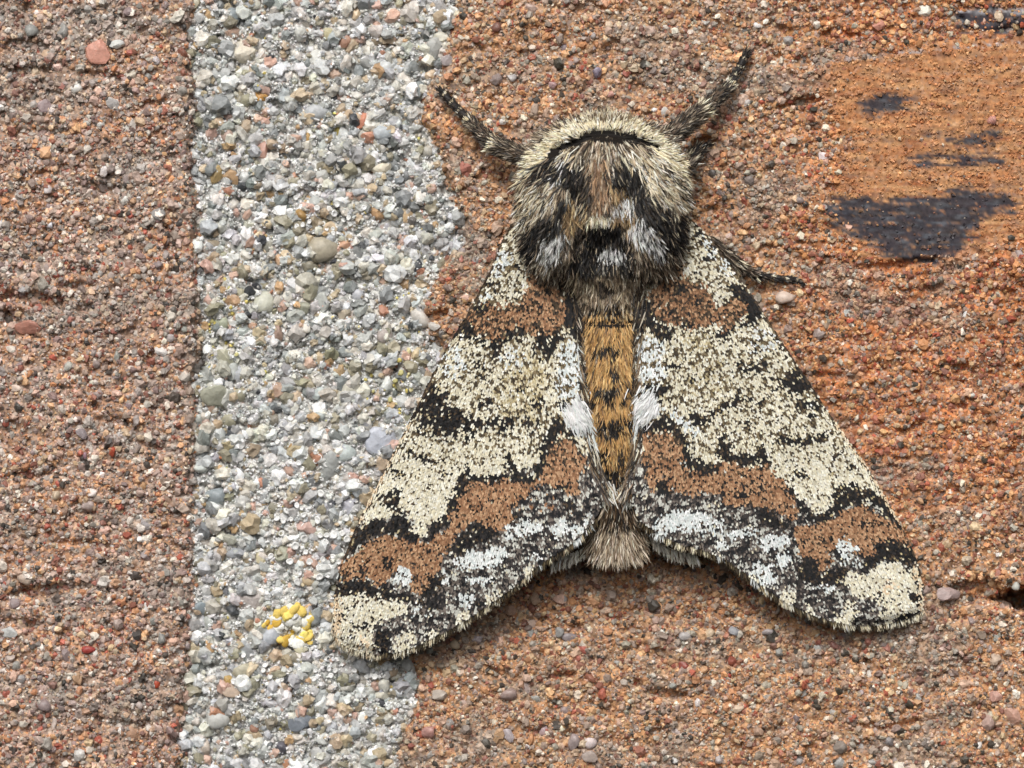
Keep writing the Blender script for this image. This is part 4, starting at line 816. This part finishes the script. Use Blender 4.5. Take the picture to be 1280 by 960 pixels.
ZT = [('mix',[(60,100),(980,100),(980,1000),(60,1000)]),
 ('cream',[(90,440),(120,330),(190,240),(300,150),(430,90),(540,70),(660,110),(770,170),(860,250),(920,330),(955,450),(900,430),(830,320),(740,225),(640,185),(560,165),(460,155),(380,195),(290,245),(200,315),(150,365)]),
 ('mix',[(390,235),(450,200),(560,210),(620,230),(560,290),(430,290)]),('pale',[(285,255),(390,235),(430,320),(400,345),(330,315),(265,295)]),
 ('black',[(170,345),(265,280),(340,315),(425,325),(462,420),(440,500),(380,490),(360,430),(300,405),(240,385),(195,395)]),('white',[(250,395),(300,370),(310,410),(270,430)]),('white',[(310,285),(345,270),(360,320),(330,320)]),
 ('pale',[(85,445),(180,400),(290,412),(310,450),(260,505),(200,565),(110,640),(90,540)]),
 ('black',[(285,485),(360,440),(395,490),(355,545),(305,565),(285,620),(215,680),(185,770),(120,780),(130,690),(165,620),(215,568),(280,545)]),
 ('dark',[(420,330),(455,330),(462,500),(430,520)]),('gold',[(310,560),(370,480),(440,500),(445,560),(385,605),(335,650),(310,600)]),('pale',[(370,490),(440,500),(430,540),(380,530)]),
 ('white',[(215,690),(255,640),(310,615),(330,660),(310,730),(265,775),(225,740)]),('dark',[(350,660),(430,580),(455,625),(405,705),(360,730)]),('mix',[(120,780),(340,770),(340,920),(170,900)]),('dark',[(150,800),(200,790),(220,900),(170,880)]),
 ('pale',[(570,265),(660,240),(760,265),(860,330),(945,450),(950,580),(860,530),(780,485),(720,440),(680,365),(620,315)]),('black',[(790,300),(820,330),(810,360),(785,340)]),
 ('black',[(520,330),(610,295),(700,360),(720,430),(780,490),(860,545),(915,620),(890,710),(800,700),(770,625),(700,565),(630,500),(590,440),(525,410)]),
 ('gold',[(548,400),(620,425),(640,475),(580,485),(548,455)]),('white',[(555,515),(620,465),(668,500),(645,545),(580,545)]),('gold',[(555,545),(660,545),(685,600),(625,625),(580,585)]),
 ('white',[(625,640),(680,565),(725,580),(780,660),(805,745),(765,750),(705,680)]),('black',[(770,600),(810,650),(830,740),(800,740),(780,670)]),('mix',[(650,705),(760,765),(850,745),(940,660),(920,800),(770,880),(670,840)]),
 ('brown',[(455,290),(530,290),(535,400),(530,500),(505,545),(470,525),(458,440)]),('cream',[(440,560),(500,530),(545,560),(525,595),(455,595)]),
 ('black',[(445,600),(550,580),(625,650),(672,745),(625,785),(540,775),(470,785),(340,785),(375,740),(430,680)]),('white',[(490,730),(525,690),(570,700),(630,760),(580,785),(505,770)]),('black',[(355,785),(655,785),(665,820),(345,820)]),
 ('tan',[(355,825),(660,825),(650,960),(370,960)]),('dark',[(490,850),(560,850),(560,940),(500,940)]),
 ('black',[(285,248),(380,198),(460,168),(485,168),(560,176),(700,206),(728,218),(640,215),(560,202),(480,192),(440,202),(350,238)])]  # black hair colour paints in the slit's shadow, besides its relief
def thorax():
    r = np.random.default_rng(5); n = 34000
    x = r.uniform(640, 868, n); y = r.uniform(141, 372, n)
    xc, hw = sec(y, 1), sec(y, 2); k = np.abs(x - xc) < hw * .985; x, y = x[k], y[k]
    k = (dist_polyline(x, y, SLIT) > 2.0) | (r.uniform(size=len(x)) < .5); x, y = x[k], y[k]
    k = (y < 340) | (r.uniform(size=len(x)) < .6); x, y = x[k], y[k]; n = len(x)
    wx = x + 2.5 * fbm(x / 14, y / 14, 801, 2) + r.normal(0, 1.5, n); wy = y + 2.5 * fbm(x / 14, y / 14, 803, 2) + r.normal(0, 1.8, n)
    # colours belong to the middle of a hair, so look a little down its length
    dx0 = (x - 753) * .75; dy0 = (y - 178) + 42
    fw = y < np.interp(x, [640, 672, 690, 708, 725, 740, 760, 790, 808, 820, 842, 868], [236, 206, 192, 182, 177, 168, 168, 173, 179, 184, 202, 236])
    band = np.zeros(n, bool)
    dx = np.where(fw, (x - 755) * 1.0, dx0); dy = np.where(fw, (y - 185) * 1.2 , dy0)
    cen = np.exp(-((x - 753) / 20) ** 2) * (y > 185) * (y < 275); dx = dx * (1 - .7 * cen)
    q = np.hypot(dx, dy) + 1e-6; dx, dy = dx / q, dy / q
    of = np.where(fw, 0, 7.)
    cl = np.full(n, HK.index('mix'))
    for nm, Pz in ZT:
        Q = [(VT[0] + a_ / VT[2], VT[1] + b_ / VT[2]) for a_, b_ in Pz]
        cl[inpoly(wx + dx * of, wy + dy * of, Q)] = HK.index(nm)
    col = np.zeros((n, 3))
    for k_, nm in enumerate(HK):
        m = cl == k_; col[m] = col_of(H[nm], int(m.sum()), r)
    L = np.where(fw, r.uniform(7, 12, n), r.uniform(13, 23, n)); L = np.where((y > 330) & (np.abs(x - 753) < 40), r.uniform(12, 22, n), L)
    L = np.where(band, r.uniform(5, 9, n), L); L = L * np.where((np.abs(x - 751) < 34) & (y > 265) & (y < 325), .72, 1)
    lift = np.where(fw, r.uniform(.25, .9, n), r.uniform(.2, .95, n)); lift = np.where(band, r.uniform(.5, 1.2, n), lift)
    an = r.normal(0, .16, n) + .55 * pn(x / 8, y / 8, 811); ca, sa = np.cos(an), np.sin(an); dx, dy = dx * ca - dy * sa, dx * sa + dy * ca
    L = L * (1 + .45 * pn(x / 9, y / 9, 813)); lift = lift * (1 + .5 * pn(x / 9, y / 9, 815))
    z = back_h(x, y) - 1
    return hairs(x, y, z, dx, dy, lift - slope(x, y, dx, dy), L, r.uniform(1.1, 1.9, n), col, r, .5)
def slope(x, y, dx, dy):
    """fall of the back along the hair, so that it lies on the body"""
    return np.clip((back_h(x, y) - back_h(x + dx * 10, y + dy * 10)) / 10, -.6, 1.3)
fur('thorax_fur', body, [thorax()])

# head tuft and side fur
r5 = np.random.default_rng(8)
n = 280; x = 757 + r5.normal(0, 18, n); y = 146 + .0045 * (x - 755) ** 2 + r5.uniform(-1, 10, n)
headf = hairs(x, y, back_h(x, y), (x - 755) * .02 + r5.normal(0, .25, n), -np.ones(n), r5.uniform(.1, .9, n) , r5.uniform(6, 14, n), r5.uniform(1.1, 1.8, n), col_of(H['tan'] + [((236,226,196), 4)], n, r5), r5)
n = 1800; sd = np.where(r5.uniform(size=n) < .5, -1, 1); y = r5.uniform(175, 320, n); x = 754 + sd * (sec(y, 2) - r5.uniform(-2, 12, n))
sidef = hairs(x, y, 70 + r5.uniform(-34, 20, n), sd * r5.uniform(.2, 1, n), r5.uniform(.2, 1.2, n), r5.uniform(-.2, .3, n), r5.uniform(9, 18, n), r5.uniform(1.1, 1.8, n), col_of(H['tan'] + [((120, 84, 56), 3)], n, r5), r5)
x, y = along(SLIT, .3, r5); n = len(x); y = y + r5.uniform(-1.5, 4.5, n)
slitf = hairs(x, y, back_h(x, y) - 1, (x - 753) * .012 + r5.normal(0, .2, n), np.ones(n), r5.uniform(.3, 1.0, n), r5.uniform(7, 13, n), r5.uniform(1.1, 1.8, n), col_of(H['mix'] + [((22, 20, 20), 5)], n, r5), r5)
x, y = along(SLIT, .45, r5); n = len(x); y = y - r5.uniform(0, 5, n)
rimf = hairs(x, y, back_h(x, y) - 1, (x - 753) * .008 + r5.normal(0, .3, n), -np.ones(n), r5.uniform(.5, 1.3, n), r5.uniform(5, 9, n), r5.uniform(1.1, 1.8, n), col_of(H['cream'] + [((22, 20, 20), 4)], n, r5), r5)
fur('head_fur', body, [headf, sidef, slitf, rimf])

# abdomen fur: gold with black tufts, tan brush at the end
ZA = [('tan',[(560,90),(870,90),(870,244),(560,244)]),('gold',[(690,180),(800,180),(850,244),(600,244)]),('black',B(630,180,690,244)),('black',B(700,170,790,244)),
 ('black',[(630,410),(700,378),(745,365),(725,405),(650,435)]),('black',B(735,375,775,425)),('black',B(668,258,700,285)),('black',[(725,470),(765,495),(775,560),(735,520)]),('black',B(650,565,775,625)),('black',B(805,565,840,615)),('black',B(695,615,755,675)),('black',B(630,630,670,690)),('black',B(775,630,810,680)),('black',[(665,730),(720,750),(770,720),(800,740),(780,815),(720,840),(680,800)]),('black',B(805,730,850,790)),
 ('black',B(700,880,730,960)),('dark',B(770,880,800,1000)),('dark',[(640,860),(690,900),(720,1010),(680,1080),(620,1000)]),('dark',[(860,860),(820,940),(800,1020),(850,1080),(900,1000)]),('black',B(690,980,800,1090))]
def abdomen():
    r = np.random.default_rng(15); n = 9500
    x = r.uniform(720, 812, n); y = r.uniform(362, 640, n); k = np.abs(x - sec(y, 1)) < sec(y, 2) * .98; x, y = x[k], y[k]
    k = (np.abs(y - 399) > 2.5) | (r.uniform(size=len(x)) < .3); x, y = x[k], y[k]; n = len(x)
    wx = x + r.normal(0, 1.1, n); wy = y + r.normal(0, 1.8, n) + 6
    g = [((216,164,80),5),((194,142,64),4),((226,184,108),3.5),((148,110,62),2.4),((90,70,44),1.6)]
    col = col_of(g, n, r)
    u = r.uniform(size=n)
    for nm, Pz in ZA:
        Q = [(580 + a_ / 4, 340 + b_ / 4) for a_, b_ in Pz]; m = inpoly(wx, wy, Q) & (u < .9); col[m] = col_of(H[nm], int(m.sum()), r)
    m = np.abs(x - sec(y, 1)) > sec(y, 2) * .86; col[m] = col_of([((120,94,60),3),((90,72,48),3),((60,50,38),2)], int(m.sum()), r)
    L = r.uniform(9, 17, n) * np.where(y < 396, .6, 1)
    A = hairs(x, y, back_h(x, y) - .5, r.normal(0, .2, n) + (x - 765) * .004, np.ones(n), r.uniform(.02, .34, n), L, r.uniform(1.2, 2.0, n), col, r, .5)
    n = 2600; x = 771 + r.normal(0, 14, n).clip(-30, 30); y = r.uniform(628, 690, n)
    col = col_of([((190,168,138),5),((154,130,102),4),((214,198,172),3.5),((96,76,54),2.2),((230,218,196),1.6)], n, r)
    dk = (y < 652) & (r.uniform(size=n) < .75) & (x > 752); col[dk] = col_of([((44,36,28),3),((90,66,36),3),((30,26,24),2)], int(dk.sum()), r)
    Bq = hairs(x, y, 58 + 24 * np.sqrt(np.clip(1 - ((x - 771) / 34.) ** 2, 0, 1)) - (y - 630) * .22 + r.uniform(-4, 3, n), (x - 771) * .022 + r.normal(0, .10, n), np.ones(n), r.uniform(-.2, .2, n), r.uniform(16, 27, n), r.uniform(1.3, 2.2, n), col, r)
    return [A, Bq]
fur('abdomen_fur', body, abdomen())

# legs: tapering tube through joints, pale rings at the joints, hair on the thick segments
def leg(name, J, rad, cols, hair):
    """J: joints (x, y, height); rad: radius at each joint"""
    J = np.array(J, float); r = np.random.default_rng(int(J[0, 0])); m = 8; per = 6
    T = np.linspace(0, len(J) - 1, (len(J) - 1) * per + 1); C = np.stack([np.interp(T, np.arange(len(J)), J[:, k]) for k in range(3)], 1)
    R = np.interp(T, np.arange(len(J)), rad); f = T - np.floor(T); R = R * (1 + .16 * np.sin(math.pi * f)) * np.where((f > .93) | (f < .07), .86, 1)
    tg = np.gradient(C, axis=0); tg /= np.linalg.norm(tg, axis=1)[:, None]
    up = np.array([0, 0, 1.]); a_ = np.cross(tg, up); a_ /= np.linalg.norm(a_, axis=1)[:, None]; b_ = np.cross(a_, tg)
    th = np.linspace(0, 2 * math.pi, m, endpoint=False)
    V = C[:, None] + R[:, None, None] * (a_[:, None] * np.cos(th)[None, :, None] + b_[:, None] * np.sin(th)[None, :, None])
    i = np.arange(len(C) * m).reshape(len(C), m)
    F = np.stack([i[:-1], i[1:], np.roll(i, -1, 1)[1:], np.roll(i, -1, 1)[:-1]], -1).reshape(-1, 4)
    caps = np.array([[0, k, k + 1] for k in range(1, m - 1)] + [[int(i[-1, 0]), int(i[-1, k + 1]), int(i[-1, k])] for k in range(1, m - 1)])
    seg = np.minimum(np.floor(T).astype(int), len(cols) - 1); cc = lin(np.array(cols))[seg]
    ring = (np.minimum(f, 1 - f) < .09) & (T > .5) & (T < len(J) - 1.3); cc[ring] = lin((206, 192, 164))
    o = part(name, V.reshape(-1, 3), [F, caps], M_leg, moth, np.repeat(cc, m, 0), smooth=True)
    lots = []
    for k, (cnt, L, pal) in enumerate(hair):
        if not cnt: continue
        t = r.uniform(.0, 1, cnt); ph = r.uniform(-.3, math.pi + .3, cnt)
        p = J[k] * (1 - t[:, None]) + J[k + 1] * t[:, None]; rr = rad[k] * (1 - t) + rad[k + 1] * t
        d = J[k + 1] - J[k]; d = d / np.linalg.norm(d); s_ = np.array([-d[1], d[0], 0])
        p = p + rr[:, None] * (s_ * np.cos(ph)[:, None] + up * np.sin(ph)[:, None])
        col = col_of(pal, cnt, r); pe = t > .93; col[pe] = col_of(H['cream'], int(pe.sum()), r)
        lots.append(hairs(p[:, 0], p[:, 1], p[:, 2], d[0] + s_[0] * np.cos(ph) * .32 + r.normal(0, .12, cnt), d[1] + s_[1] * np.cos(ph) * .32 + r.normal(0, .12, cnt) + .12, .2 * np.sin(ph) + d[2] * .6, L * r.uniform(.6, 1.2, cnt), r.uniform(1.0, 1.7, cnt), col, r))
    if lots: fur('leg_hair', o, lots)
    return o
LH = [((96,82,66),4),((66,56,46),5),((150,132,108),3.5),((40,35,31),4),((190,176,150),1.4)]; LD = [((40,36,34),4),((60,52,46),3),((100,84,66),2),((30,28,28),3)]
DK = (38, 34, 33); BR = (84, 68, 54)
leg('foreleg', [(686,206,62),(616,180,40),(586,150,24),(574,138,18),(564,128,15),(555,118,13),(548,110,11)], [11,9,5.5,4.6,4.4,4,2.2], [BR,BR,DK,DK,DK,DK], [(900,12,LH),(420,9,LD+LH),(60,5,LD),(50,5,LD),(40,4,LD),(30,5,LD)])
leg('foreleg', [(812,190,64),(880,136,42),(913,106,26),(919,94,20),(925,84,17),(930,73,15),(936,62,13)], [12,9,5.5,4.6,4.4,4,2.2], [BR,BR,DK,DK,DK,DK], [(1000,13,LH),(420,9,LD+LH),(60,5,LD),(50,5,LD),(40,4,LD),(40,8,LD)])
leg('middle_leg', [(885,300,48),(922,330,30),(946,344,18),(966,347,13),(983,349,11),(996,350,10),(1006,356,9)], [8,5.5,4,3.4,3.2,3,1.6], [BR,BR,DK,DK,DK,DK], [(260,12,LH),(160,10,LH),(60,6,LD),(40,6,LD),(30,5,LD),(20,5,LD)])
leg('middle_leg', [(842,225,40),(862,200,28),(874,187,18),(888,178,10)], [9,7,4.5,2.5], [BR,BR,DK], [(300,16,LH),(160,12,LD+LH),(50,6,LD)])
